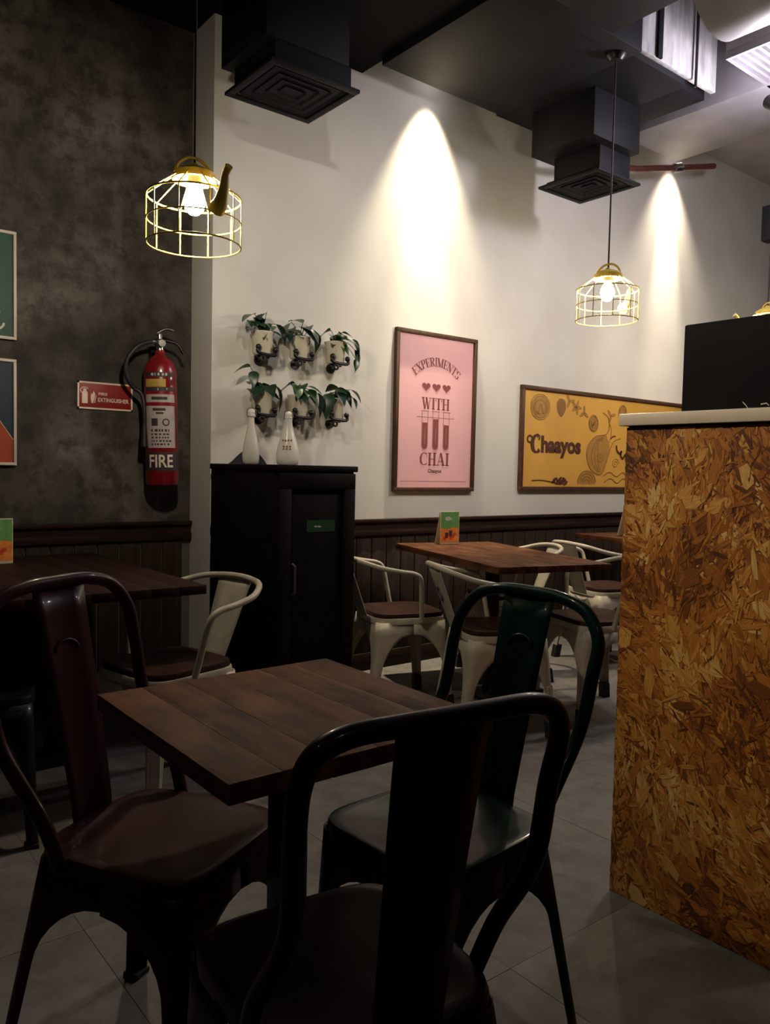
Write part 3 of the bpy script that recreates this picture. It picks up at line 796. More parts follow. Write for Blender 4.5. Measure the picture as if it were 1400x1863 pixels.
pg.ribbon([(-0.052, -0.034), (-0.048, -0.014), (-0.044, 0.0)], 0.004, -0.0064)
part('pictogram', pg, M['sign_white'], t)
part('sign_lettering', text_mb('EXTINGUISHER', 0.026, 0.038, -0.018, -0.0066, 0.0006, fit=0.148).add(*(lambda q: (q.v, q.f))(text_mb('FIRE', 0.018, -0.012, 0.010, -0.0066, 0.0004, fit=0.042))), M['sign_white'], t)

t = thing('fire_extinguisher', 'red fire extinguisher with white label hanging on the grey wall', 'fire extinguisher', (1.577, GY - 0.095, 1.045), rot=(0, math.radians(-1.6), 0))
rb = 0.078
part('cylinder', MB().lathe([(0.0, 0.006), (0.05, 0.0), (rb - 0.006, 0.006), (rb, 0.02), (rb, 0.545), (rb - 0.006, 0.575), (0.058, 0.605), (0.034, 0.625), (0.024, 0.635), (0.022, 0.655), (0, 0.655)], 36), M['red'], t, 50)
A0, A1 = math.radians(-172), math.radians(-60)
def wrap(z0, z1, a0=A0, a1=A1, off=0.0008):
    return MB().lathe([(rb + off, z0), (rb + off, z1)], 20, a0=a0, a1=a1)
part('white_label', wrap(0.185, 0.385), M['label'], t, 50)
part('upper_label', wrap(0.402, 0.440), M['label'], t, 50)
part('yellow_label', wrap(0.475, 0.512, A0, math.radians(-95)), M['label_yellow'], t, 50)
part('dark_band', wrap(0.455, 0.475).add(*(lambda q: (q.v, q.f))(wrap(0.522, 0.545))), M['label_dark'], t, 50)
part('lower_band', wrap(0.075, 0.165, math.radians(-200), math.radians(-40)), M['label_dark'], t, 50)
def bend(mb, off):
    """wrap a flat print (x, z) round the cylinder, centred on the direction of the viewer"""
    ac = math.radians(-116)
    mb.v = [((rb + off) * math.cos(ac + p[0] / rb), (rb + off) * math.sin(ac + p[0] / rb), p[2]) for p in mb.v]
    return mb
part('fire_lettering', bend(text_mb('FIRE', 0.085, 0.0, 0.122, 0, 0.0016, fit=0.112), 0.0040), M['sign_white'], t)
inkl = MB()
def lab(x0, x1, z0, z1):
    n = 5
    for i in range(n):
        u0, u1 = x0 + (x1 - x0) * i / n, x0 + (x1 - x0) * (i + 1) / n
        inkl.add([(u0, 0, z0), (u1, 0, z0), (u1, 0, z1), (u0, 0, z1)], [(0, 1, 2, 3)])
lab(-0.035, 0.025, 0.362, 0.374); lab(-0.02, 0.015, 0.346, 0.355)
lab(-0.042, -0.012, 0.290, 0.325)
for i in range(12):
    u = 2 * PI * i / 12; v = 2 * PI * (i + 1) / 12
    inkl.add([(0.026 + 0.018 * math.cos(u), 0, 0.307 + 0.018 * math.sin(u)), (0.026 + 0.018 * math.cos(v), 0, 0.307 + 0.018 * math.sin(v)), (0.026 + 0.012 * math.cos(v), 0, 0.307 + 0.012 * math.sin(v)), (0.026 + 0.012 * math.cos(u), 0, 0.307 + 0.012 * math.sin(u))], [(0, 1, 2, 3)])
for r_ in range(5):
    x = -0.045
    while x < 0.04:
        wdt = R.uniform(0.006, 0.014)
        lab(x, x + wdt, 0.262 - r_ * 0.016, 0.270 - r_ * 0.016 + (0.004 if r_ == 0 else 0))
        x += wdt + R.uniform(0.004, 0.010)
lab(-0.04, 0.035, 0.414, 0.428)
part('label_print', bend(inkl, 0.0016), M['label_dark'], t, kind='stuff')
pw_ = MB()
for (x0, x1) in ((-0.04, -0.028), (-0.022, -0.018), (-0.008, 0.02), (0.026, 0.036)):
    pw_.add([(x0, 0, 0.528), (x1, 0, 0.528), (x1, 0, 0.540), (x0, 0, 0.540)], [(0, 1, 2, 3)])
pw_.add([(-0.01, 0, 0.458), (0.035, 0, 0.462), (0.035, 0, 0.470), (-0.01, 0, 0.468)], [(0, 1, 2, 3)])
part('band_print', bend(pw_, 0.0018), M['pale_print'], t, kind='stuff')
part('valve', MB().lathe([(0.0, 0.65), (0.018, 0.65), (0.018, 0.675), (0.026, 0.68), (0.026, 0.70), (0.012, 0.705), (0.012, 0.735), (0.0, 0.735)], 18).tube([(0, 0, 0.69), (-0.05, -0.02, 0.692)], 0.010, 10), M['steel'], t, 50)
part('lever', MB().tube([(-0.02, -0.01, 0.70), (0.03, -0.02, 0.70), (0.075, -0.04, 0.685), (0.10, -0.05, 0.64)], 0.008, 8, smooth=4), M['black_iron'], t, 50)
part('squeeze_grip', MB().tube([(-0.015, -0.01, 0.735), (0.02, -0.03, 0.755), (0.05, -0.05, 0.748)], 0.008, 8, smooth=4), M['steel'], t, 50)
part('gauge', MB().tube([(0.0, -0.012, 0.685), (-0.006, -0.045, 0.685)], 0.017, 14), M['steel'], t, 50)
part('hose', MB().tube([(-0.05, -0.02, 0.692), (-0.115, -0.02, 0.665), (-0.165, -0.01, 0.60), (-0.170, 0.0, 0.53), (-0.135, 0.01, 0.475), (-0.095, 0.0, 0.44), (-0.088, -0.01, 0.36), (-0.090, -0.01, 0.28)], 0.010, 10, smooth=6), M['hose'], t, 60)
part('nozzle', MB().tube([(-0.090, -0.01, 0.29), (-0.092, -0.012, 0.19)], 0.014, 12, rad=[0.011, 0.018]), M['hose'], t, 60)
part('wall_hook', MB().box(-0.02, 0.02, 0.06, 0.094, 0.60, 0.68).box(-0.02, 0.02, 0.0, 0.094, 0.640, 0.650), M['black_iron'], t)

# ------------------------------------------------------------------ cabinet and what stands on it
CX0, CX1, CY0, CY1, CZ = 1.742, 2.152, 2.905, 3.535, 1.160
t = thing('cabinet', 'tall black wooden cabinet against the white wall under the plants', 'cabinet', (CX0, CY0, 0))
W_, D_ = CX1 - CX0, CY1 - CY0
part('body', MB().bbox(0.0, W_, 0.022, D_, 0.06, CZ - 0.025, 0.003), M['cab'], t, 40)
part('plinth', MB().box(0.02, W_ - 0.02, 0.03, D_ - 0.02, 0.0, 0.06), M['cab'], t)
part('top_board', MB().bbox(-0.008, W_ + 0.008, 0.0, D_, CZ - 0.026, CZ, 0.004), M['cab_top'], t, 40)
def door(x0, x1, hx):
    z0, z1 = 0.075, CZ - 0.034
    mb = MB().bbox(x0, x1, 0.010, 0.022, z0, z1, 0.002)
    dr = part('door', mb, M['cab'], t, 40)
    fr = MB()
    for (a0, a1, b0, b1) in ((x0, x1, z1 - 0.07, z1), (x0, x1, z0, z0 + 0.07), (x0, x0 + 0.06, z0 + 0.07, z1 - 0.07), (x1 - 0.06, x1, z0 + 0.07, z1 - 0.07)):
        fr.bbox(a0, a1, 0.0, 0.0105, b0, b1, 0.0015)
    part('door_frame', fr, M['cab_top'], dr, 40)
    part('handle', MB().tube([(hx, 0.0, 0.60), (hx, -0.022, 0.61), (hx, -0.022, 0.725), (hx, 0.0, 0.735)], 0.005, 8), M['conduit'], dr, 40)
    return dr
dr = door(0.006, W_ - 0.006, 0.075)
part('name_tag', MB().box(0.150, 0.300, 0.0085, 0.0102, 0.868, 0.920), M['green_tag'], dr, label='green rectangular tag on the door')
part('tag_lettering', MB().flat([(0.190, 0.890), (0.204, 0.888), (0.204, 0.895), (0.190, 0.896)], 0.0084).flat([(0.208, 0.889), (0.224, 0.888), (0.224, 0.894), (0.208, 0.895)], 0.0084), M['pale_print'], t, kind='stuff')

def bottle(loc, label, sc=1.0, text=False):
    t = thing('glass_bottle', label, 'bottle', loc, 0, 'bottles on the cabinet')
    pr = [(0.0, 0.003), (0.034, 0.0), (0.043, 0.006), (0.046, 0.03), (0.046, 0.055), (0.040, 0.095), (0.028, 0.145), (0.019, 0.185), (0.0165, 0.215), (0.0165, 0.225)]
    part('glass_body', MB().lathe([(r * sc, z) for r, z in pr], 28), M['glass'], t, 60)
    part('lip', MB().lathe([(0.0165, 0.222), (0.020, 0.224), (0.020, 0.234), (0.0165, 0.236), (0.0, 0.236)], 20), M['glass'], t, 60)
    part('stopper', MB().lathe([(0.0, 0.236), (0.015, 0.236), (0.018, 0.243), (0.016, 0.256), (0.008, 0.261), (0.0, 0.262)], 18), M['white_cap'], t, 60)
    part('wire_clip', MB().tube([(0.020, 0, 0.222), (0.026, -0.004, 0.240), (0.018, -0.004, 0.262), (-0.018, -0.004, 0.262), (-0.026, -0.004, 0.240), (-0.020, 0, 0.222)], 0.0016, 6, smooth=3), M['steel'], t, 60)
    if text:
        pr_ = MB()
        for r_, n_ in ((0.115, 4), (0.085, 3), (0.073, 3)):
            for k in range(n_):
                a = math.radians(-118 + (k - n_ / 2) * 17)
                rr = 0.0565 - max(0, r_ - 0.055) * 0.15
                c = Vector((math.cos(a) * rr, math.sin(a) * rr, r_))
                tt = Vector((-math.sin(a), math.cos(a), 0)) * 0.0045
                pr_.add([c - tt, c + tt, c + tt + Vector((0, 0, 0.008)), c - tt + Vector((0, 0, 0.008))], [(0, 1, 2, 3)])
        part('bottle_print', pr_, M['must_dark'], t)
    return t
bottle((1.852, 3.345, CZ), 'left glass bottle on the cabinet with a black cloth around its base', 0.86)
bottle((2.055, 3.345, CZ), 'right glass bottle on the cabinet with small brown print', 1.2, True)
cl = MB()
n1, n2 = 22, 6
vs = []
for j in range(n2 + 1):
    for i in range(n1):
        u = 2 * PI * i / n1; s = j / n2
        hgt = 0.046 * (1 - s ** 1.6) * (1 + 0.35 * math.sin(3 * u + 1) * s + 0.2 * math.sin(7 * u))
        vs.append((0.105 * s * math.cos(u) * (1 + 0.12 * math.sin(4 * u)), 0.040 * s * math.sin(u), max(0.0, hgt * 1.35)))
cl.add(vs, [(j * n1 + i, (j + 1) * n1 + i, (j + 1) * n1 + (i + 1) % n1, j * n1 + (i + 1) % n1) for j in range(n2) for i in range(n1)])
o = obj('folded_cloth', cl.mesh('folded_cloth', M['cloth'], 60), loc=(1.890, 3.440, CZ + 0.0005))
tag(o, 'crumpled black cloth on the cabinet behind the left bottle', 'cloth')

# ------------------------------------------------------------------ wall planters
def leaf_mesh(name, material, L_=0.075, W=0.05, droop=0.35):
    vs = []; fs = []
    rows = [(0.0, 0.05), (0.12, 0.62), (0.28, 0.98), (0.45, 1.0), (0.65, 0.78), (0.83, 0.42), (1.0, 0.02)]
    for s, wd in rows:
        y = L_ * s
        zc = -droop * L_ * s * s
        vs += [(-W / 2 * wd, y, zc + 0.12 * W * wd), (0, y, zc), (W / 2 * wd, y, zc + 0.12 * W * wd)]
    for i in range(len(rows) - 1):
        for k in (0, 1):
            fs.append((i * 3 + k, i * 3 + k + 1, i * 3 + k + 4, i * 3 + k + 3))
    me = bpy.data.meshes.new(name)
    me.from_pydata(vs, [], fs)
    me.materials.append(material)
    me.shade_smooth()
    return me
LEAF = [leaf_mesh('leaf', M['leaf']), leaf_mesh('leaf', M['leaf2'], 0.085, 0.055, 0.55), leaf_mesh('leaf', M['leaf2'], 0.062, 0.044, 0.25)]
def planter(x, z, label, leaves, rz=0.0):
    t = thing('wall_planter', label, 'planter', (x, WY, z), 0, 'wall planters in two rows')
    yc = -0.078
    pr = [(0.0, -0.062), (0.040, -0.062), (0.049, -0.054), (0.0535, 0.040), (0.0575, 0.044), (0.0575, 0.052), (0.053, 0.052), (0.0505, 0.042)]
    part('pot', MB().lathe(pr, 28, (0, yc, 0)), M['pot'], t, 50)
    part('soil', MB().lathe([(0.0, 0.040), (0.051, 0.038)], 20, (0, yc, 0)), M['soil'], t)
    br = MB()
    br.tube([(-0.048, yc - 0.048, -0.030), (-0.046, yc - 0.048, -0.058), (0.046, yc - 0.048, -0.064), (0.048, yc - 0.048, -0.036)], 0.0085, 10, smooth=4)
    br.sphere((-0.048, yc - 0.048, -0.030), 0.0145).sphere((0.048, yc - 0.048, -0.036), 0.0145)
    br.tube([(-0.022, yc - 0.048, -0.062), (-0.004, yc + 0.01, -0.072), (0.022, -0.01, -0.078)], 0.0085, 10, smooth=4)
    br.tube([(-0.030, yc, -0.068), (0.040, yc, -0.068)], 0.007, 8)
    part('bracket', br, M['black_iron'], t, 60)
    part('wall_flange', MB().tube([(0.022, -0.0005, -0.078), (0.022, -0.012, -0.078)], 0.026, 18), M['black_iron'], t, 40)
    part('bracket_ring', MB().tube([(-0.024 + 0.012 * math.cos(u), yc - 0.048, -0.084 + 0.012 * math.sin(u)) for u in [2 * PI * k / 16 for k in range(16)]], 0.006, 8, True), M['black_iron'], t, 60)
    st = MB()
    for (dx, dy, dz, az, el, k, s) in leaves:
        p0 = Vector((dx * 0.25, yc + dy * 0.2, 0.05)); p1 = Vector((dx, min(yc + dy + 0.012, -0.03), dz + 0.004))
        mid = (p0 + p1) / 2 + Vector((0, 0, 0.018))
        st.tube([p0, mid, p1], 0.0018, 5, smooth=3)
        lf = obj('leaf', LEAF[k], t, loc=tuple(p1), rot=(el, R.uniform(-0.4, 0.4), az))
        s *= 1.2
        lf.scale = (s, s, s)
    part('stem', st, M['leaf2'], t, 60)
    return t
def spray(n, spread, up, seed, bias=0.0, s=1.0):
    q = random.Random(seed); out = []
    for i in range(n):
        a = q.uniform(0, 2 * PI)
        r = q.uniform(0.2, 1.0) * spread
        dx = r * math.cos(a) + bias * spread; dy = min(0.03, r * math.sin(a) * 0.7 - 0.015)
        dz = q.uniform(0.055, up)
        az = math.atan2(-dx, dy - 0.03) + q.uniform(-0.5, 0.5)     # leaf grows along +y locally
        out.append((dx, dy, dz, math.atan2(-dx, -0.5) + q.uniform(-0.9, 0.9), q.uniform(-0.7, 0.3), q.randrange(3), q.uniform(0.75, 1.15) * s))
    return out
SX = (2.000, 2.215, 2.440)
where = ('left', 'middle', 'right')
extra = {
    (0, 0): [(-0.055, -0.03, 0.125, 1.9, -0.2, 0, 1.1), (0.0, -0.05, 0.135, 0.3, -0.1, 1, 1.1), (0.06, -0.04, 0.09, -1.7, -0.6, 1, 1.0)],
    (0, 1): [(0.0, -0.045, 0.115, 0.2, 0.5, 0, 1.15), (-0.065, -0.04, 0.11, 1.7, -0.5, 1, 1.05), (0.075, -0.03, 0.09, -1.5, -0.7, 1, 1.1)],
    (0, 2): [(0.085, -0.04, 0.07, -2.0, -0.8, 1, 1.15), (0.105, -0.04, 0.02, -2.6, -1.1, 1, 1.1), (-0.05, -0.04, 0.10, 1.5, -0.3, 0, 1.0), (0.115, -0.04, -0.03, -3.0, -1.3, 2, 0.9)],
    (1, 0): [(-0.075, -0.03, 0.165, 1.5, -0.1, 0, 1.1), (-0.06, -0.04, 0.145, 2.6, -0.8, 1, 0.8), (0.06, -0.04, 0.085, -1.9, -0.9, 1, 1.2)],
    (1, 1): [(-0.04, -0.04, 0.105, 1.4, -0.2, 1, 1.1), (0.035, -0.05, 0.08, -2.7, -0.8, 0, 1.1), (0.09, -0.03, 0.07, -1.7, -0.9, 1, 1.2)],
    (1, 2): [(0.0, -0.04, 0.11, 0.2, -0.1, 2, 1.1), (0.085, -0.04, 0.10, -1.9, -0.5, 0, 1.0), (-0.055, -0.05, 0.07, 2.3, -1.0, 1, 1.2), (0.10, -0.04, 0.06, -2.6, -1.0, 2, 0.9)],
}
for r_ in (0, 1):
    for c_ in (0, 1, 2):
        lab_ = '%s cream wall planter of the %s row with drooping green leaves' % (where[c_], ('upper', 'lower')[r_])
        planter(SX[c_], (1.765, 1.468)[r_], lab_, extra[(r_, c_)] + spray(10, 0.058, 0.105, 11 + r_ * 3 + c_, (-0.2, 0.0, 0.25)[c_]))

# ------------------------------------------------------------------ chairs
def seat_mesh(hx, hyf, hyr, z, dish, lip, rear=0.92, n=5.0, mb=None):
    mb = mb or MB()
    seg = 40
    rings = [(0.0, -dish), (0.35, -dish * 0.95), (0.65, -dish * 0.7), (0.85, -dish * 0.25), (0.94, 0.0), (0.985, -0.002), (1.0, -0.010), (1.0, -lip)]
    vs = []
    for s, dz in rings[1:]:
        for k in range(seg):
            u = 2 * PI * k / seg
            cx = math.copysign(abs(math.cos(u)) ** (2 / n), math.cos(u)); cy = math.copysign(abs(math.sin(u)) ** (2 / n), math.sin(u))
            hy = hyf if cy > 0 else hyr
            wx = hx * (1 - (1 - rear) * (1 - cy) / 2)
            vs.append((wx * cx * s, hy * cy * s, z + dz))
    ctr = len(vs)
    vs.append((0, 0, z - dish))
    fs = [(ctr, k, (k + 1) % seg) for k in range(seg)]
    for i in range(len(rings) - 2):
        for k in range(seg):
            l = (k + 1) % seg
            fs.append((i * seg + k, (i + 1) * seg + k, (i + 1) * seg + l, i * seg + l))
    o = (len(rings) - 2) * seg
    fs.append(tuple(o + k for k in range(seg)))
    return mb.add(vs, fs)

def leg_mb(sx, sy, hx, hy, ztop, sp_x, sp_y, foot_w=0.030, arch0=0.20):
    """sheet metal leg: two flanges that meet round the corner and flare up into the arches"""
    zs = [0.0, 0.06, 0.12, 0.18, 0.23, 0.25, 0.27, 0.295, 0.32, 0.34, 0.357, 0.368, 0.374, 0.3742, ztop]
    arch1 = 0.374
    mb = MB(); vs = []; cols = None
    for z in zs:
        k = 1 - z / ztop
        cx, cy = sx * (hx + sp_x * k), sy * (hy + sp_y * k)
        base = foot_w + 0.018 * (z / ztop)
        if z <= arch0: f = 0.0
        elif z >= arch1: f = 1.0
        else:
            q = (z - arch0) / (arch1 - arch0)
            f = 1 - math.sqrt(max(0, 1 - q * q))
            if z < arch1 - 1e-3: f = min(f, 0.97)
        if z > arch1: f = 1.0
        wx = base + (abs(cx) - base) * f
        wy = base + (abs(cy) - base) * f
        r = 0.018 + 0.016 * (z / ztop)
        row = []
        for i in range(5):
            s = wx + (r - wx) * i / 4
            row.append((cx - sx * s, cy))
        for i in range(1, 4):
            a = PI / 2 * i / 4
            row.append((cx - sx * r * (1 - math.sin(a)), cy - sy * r * (1 - math.cos(a))))
        for i in range(5):
            s = r + (wy - r) * i / 4
            row.append((cx, cy - sy * s))
        cols = len(row)
        vs += [(p[0], p[1], z) for p in row]
    fs = []
    for i in range(len(zs) - 1):
        for k in range(cols - 1):
            q = (i * cols + k, i * cols + k + 1, (i + 1) * cols + k + 1, (i + 1) * cols + k)
            fs.append(q if sx * sy > 0 else q[::-1])
    return mb.add(vs, fs)

def add_leg(t, sx, sy, hx, hy, ztop, spx, spy, m_, cap_h=0.012, rib=False, arch0=0.20):
    lg = part('leg', leg_mb(sx, sy, hx, hy, ztop, spx, spy, arch0=arch0), m_, t, 40)
    md = lg.modifiers.new('thickness', 'SOLIDIFY'); md.thickness = 0.004; md.offset = 0
    fx, fy = sx * (hx + spx), sy * (hy + spy)
    k = cap_h / ztop
    c = MB()
    x1, y1 = fx + sx * 0.003, fy + sy * 0.003
    x0, y0 = fx - sx * 0.037, fy - sy * 0.037
    tx, ty = -sx * spx * k, -sy * spy * k
    lo = [(x0, y0), (x1, y0), (x1, y1), (x0, y1)]
    if sx * sy < 0: lo = lo[::-1]
    c.add([(p[0], p[1], -0.001) for p in lo] + [(p[0] + tx, p[1] + ty, cap_h) for p in lo], [(3, 2, 1, 0), (4, 5, 6, 7), (0, 1, 5, 4), (1, 2, 6, 5), (2, 3, 7, 6), (3, 0, 4, 7)])
    part('foot_cap', c, M['rubber'], lg)
    if rib:
        r_ = MB()
        for (ax, ay) in ((1, 0), (0, 1)):
            pts = []
            for z in (0.10, 0.23):
                kk = 1 - z / ztop
                pts.append((sx * (hx + spx * kk) - (sx * 0.022 if ax else -sx * 0.002), sy * (hy + spy * kk) - (sy * 0.022 if ay else -sy * 0.002), z))
            r_.tube(pts, 0.006, 6)
        part('leg_rib', r_, m_, lg, 40)

def metal_chair(label, loc, face, m_, scale=(1, 1, 1), lean=0.12, ztop=0.90, hw=0.198, group='metal chairs round the near table', square=False, emblem=True):
    rz = math.atan2(face[1], face[0]) - PI / 2
    t = thing('metal_chair', label, 'chair', (loc[0], loc[1], 0), rz, group)
    zs, hx = 0.455, 0.178
    part('seat', seat_mesh(hx, 0.178, 0.178, zs, 0.010, 0.030), m_, t, 35)
    for sx in (-1, 1):
        add_leg(t, sx, 1, hx - 0.008, 0.168, 0.432, 0.014, 0.014, m_, arch0=0.255)
        add_leg(t, sx, -1, hx - 0.022, 0.168, 0.432, 0.045, 0.065, m_, arch0=0.255)
    yb = -0.178
    half = [(0.172, -0.085, 0.432), (0.182, -0.12, 0.52), (hw - 0.004, yb - lean * 0.30, 0.64), (hw, yb - lean * 0.62, 0.75), (hw - 0.004, yb - lean * 0.84, ztop - 0.075), (hw - 0.045, yb - lean * 0.97, ztop - 0.022), (hw - 0.115, yb - lean, ztop - 0.002)]
    if square:
        half = half[:4] + [(hw + 0.002, yb - lean * 0.86, ztop - 0.055), (hw - 0.012, yb - lean * 0.96, ztop - 0.018), (hw - 0.050, yb - lean, ztop - 0.002), (hw - 0.115, yb - lean * 1.02, ztop)]
    path = half + [(0, yb - lean * 1.04, ztop)] + [(-x, y, z) for x, y, z in half[::-1]]
    part('back_hoop', MB().tube(path, 0.0135, 12, smooth=6), m_, t, 60)
    sp = MB()
    rows = 9; vs = []
    for i in range(rows + 1):
        s = i / rows
        z = 0.425 + (ztop - 0.006 - 0.425) * s
        y = yb + 0.004 - lean * 1.04 * (max(0, s - 0.05) / 0.95) ** 1.1
        wd = 0.050 + 0.016 * s
        for q in (-1, -0.6, 0, 0.6, 1):
            vs.append((wd * q, y - 0.010 * (1 - q * q) + 0.004, z))
    fs = []
    for i in range(rows):
        for k in range(4):
            fs.append((i * 5 + k, i * 5 + k + 1, (i + 1) * 5 + k + 1, (i + 1) * 5 + k))
    so = part('splat', sp.add(vs, fs), m_, t, 60)
    md = so.modifiers.new('thickness', 'SOLIDIFY'); md.thickness = 0.005; md.offset = 0
    if emblem:
        yy = yb - lean * 0.72
        ar = [(0.030 * math.cos(u), yy - lean * 0.06 * math.sin(u) + 0.003, 0.775 + 0.020 * math.sin(u)) for u in [PI * k / 12 for k in range(13)]]
        part('pressed_arch', MB().tube(ar, 0.004, 8), m_, so, 60)
    t.scale = scale
    return t
metal_chair('glossy dark maroon metal chair at the far left corner of the near table', (0.608, 1.416), (0.487, -0.873), M['maroon'], lean=0.09, ztop=0.91)
metal_chair('black brown metal chair nearest the viewer with its back to us', (0.645, 0.885), (0.12, 0.993), M['black_en'], lean=0.06, ztop=0.870, hw=0.180, square=True)
metal_chair('dark green metal chair on the right side of the near table', (1.060, 1.140), (-0.998, -0.06), M['green_en'], ztop=0.888, hw=0.190, lean=0.10)
metal_chair('dark navy metal chair tucked under the left end of the wall table', (0.52, 2.66), (0.97, -0.24), M['navy_en'], group='metal chairs left of the near table')

def armchair(label, loc, face, group, mark=False):
    rz = math.atan2(face[1], face[0]) - PI / 2
    t = thing('armchair', label, 'armchair', (loc[0], loc[1], 0), rz, group)
    m_ = M['cream_en']
    hx, zs = 0.185, 0.46
    part('seat', seat_mesh(hx - 0.006, 0.180, 0.176, zs + 0.012, 0.008, 0.022, 0.95), M['seat_wood'], t, 35)
    part('seat_pan', seat_mesh(hx, 0.186, 0.182, zs - 0.008, 0.002, 0.030, 0.95), m_, t, 35)
    for sx in (-1, 1):
        add_leg(t, sx, 1, hx - 0.008, 0.176, 0.432, 0.030, 0.035, m_, 0.075, True)
        add_leg(t, sx, -1, hx - 0.014, 0.172, 0.432, 0.035, 0.060, m_, 0.075)
    half = [(0.190, 0.035, 0.435), (0.215, 0.020, 0.55), (0.235, 0.005, 0.640), (0.240, -0.03, 0.668), (0.240, -0.10, 0.680), (0.225, -0.19, 0.698), (0.165, -0.27, 0.724), (0.08, -0.300, 0.734)]
    path = half + [(0, -0.306, 0.737)] + [(-x, y, z) for x, y, z in half[::-1]]
    part('arm_hoop', MB().tube(path, 0.0115, 12, smooth=6), m_, t, 60)
    vs = []
    rows = 8
    for i in range(rows + 1):
        s = i / rows
        z = 0.43 + (0.738 - 0.43) * s
        y = -0.186 - 0.118 * s
        wd = 0.062 + 0.028 * s
        for q in (-1, -0.5, 0, 0.5, 1):
            vs.append((wd * q, y - 0.008 * (1 - q * q), z))
    fs = [(i * 5 + k, i * 5 + k + 1, (i + 1) * 5 + k + 1, (i + 1) * 5 + k) for i in range(rows) for k in range(4)]
    so = part('splat', MB().add(vs, fs), m_, t, 60)
    md = so.modifiers.new('thickness', 'SOLIDIFY'); md.thickness = 0.004; md.offset = 0
    sl = MB()
    pts = arc_pts(0.0, 0.625, 0.015, 0.015, math.radians(20), math.radians(260), 10) + arc_pts(0.0, 0.595, 0.015, 0.015, math.radians(80), math.radians(-160), 10)
    sl.tube([(x, -0.186 - 0.118 * (z - 0.43) / 0.312 - 0.0125, z) for x, z in pts], 0.0035, 6)
    part('back_mark', sl, M['label_dark'], so, 60)
    return t
GR = 'cream metal armchairs with brown seats'
armchair('cream armchair with brown seat at the left table before the black cabinet', (1.13, 2.61), (-0.975, -0.22), GR)
armchair('cream armchair beside the black cabinet at the far table', (2.49, 2.99), (0.96, -0.28), GR)
armchair('cream armchair at the far table right behind the green chair back', (2.60, 2.44), (0.90, -0.43), GR)
armchair('cream armchair at the far table next to the chipboard counter edge', (3.18, 2.34), (-0.955, 0.30), GR)
armchair('cream armchair at the far right end of the far table against the wall side', (3.33, 3.08), (-0.88, 0.47), GR)
armchair('cream armchair glimpsed past the counter edge behind the far table', (4.10, 2.95), (0.95, -0.25), GR)

# ------------------------------------------------------------------ tables
def table(label, corner, rz, wx, wy, z, n, wood_m='table', group='dark wooden tables on iron pedestals'):
    t = thing('table', label, 'table', (corner[0], corner[1], 0), rz, group)
    th = 0.032
    pw = wx / n
    for k in range(n):
        bd_ = part('plank', MB().bbox(k * pw + 0.0003, (k + 1) * pw - 0.0003, R.uniform(0, 0.0012), wy - R.uniform(0, 0.0012), z - th, z - R.uniform(0, 0.0006), 0.0018), M[wood_m], t, 40)
        if wood_m == 'table':
            wear(bd_)
    cx, cy = wx / 2, wy / 2
    part('under_plate', MB().box(cx - 0.15, cx + 0.15, cy - 0.15, cy + 0.15, z - th - 0.010, z - th), M['black_iron'], t)
    part('pedestal', MB().bbox(cx - 0.028, cx + 0.028, cy - 0.028, cy + 0.028, 0.02, z - th - 0.008, 0.004), M['black_iron'], t, 40)
    part('base_plate', MB().bbox(cx - 0.10, cx + 0.10, cy - 0.10, cy + 0.10, 0.0, 0.020, 0.004), M['black_iron'], t, 40)
    return t
table('small square worn brown table in the foreground', (0.510, 0.972), 0, 0.527, 0.534, 0.71, 6)
table('table by the grey wall at the left edge, shade painted into its wood', (0.55, 2.56), 0, 0.70, 1.20, 0.73, 7, 'table_shaded')
table('long dark table in front of the pink poster', (2.52, 2.36), math.radians(-16), 0.60, 1.12, 0.738, 6)
table('dark table mostly hidden behind the chipboard counter', (4.42, 2.75), math.radians(-8), 0.60, 0.78, 0.73, 6)

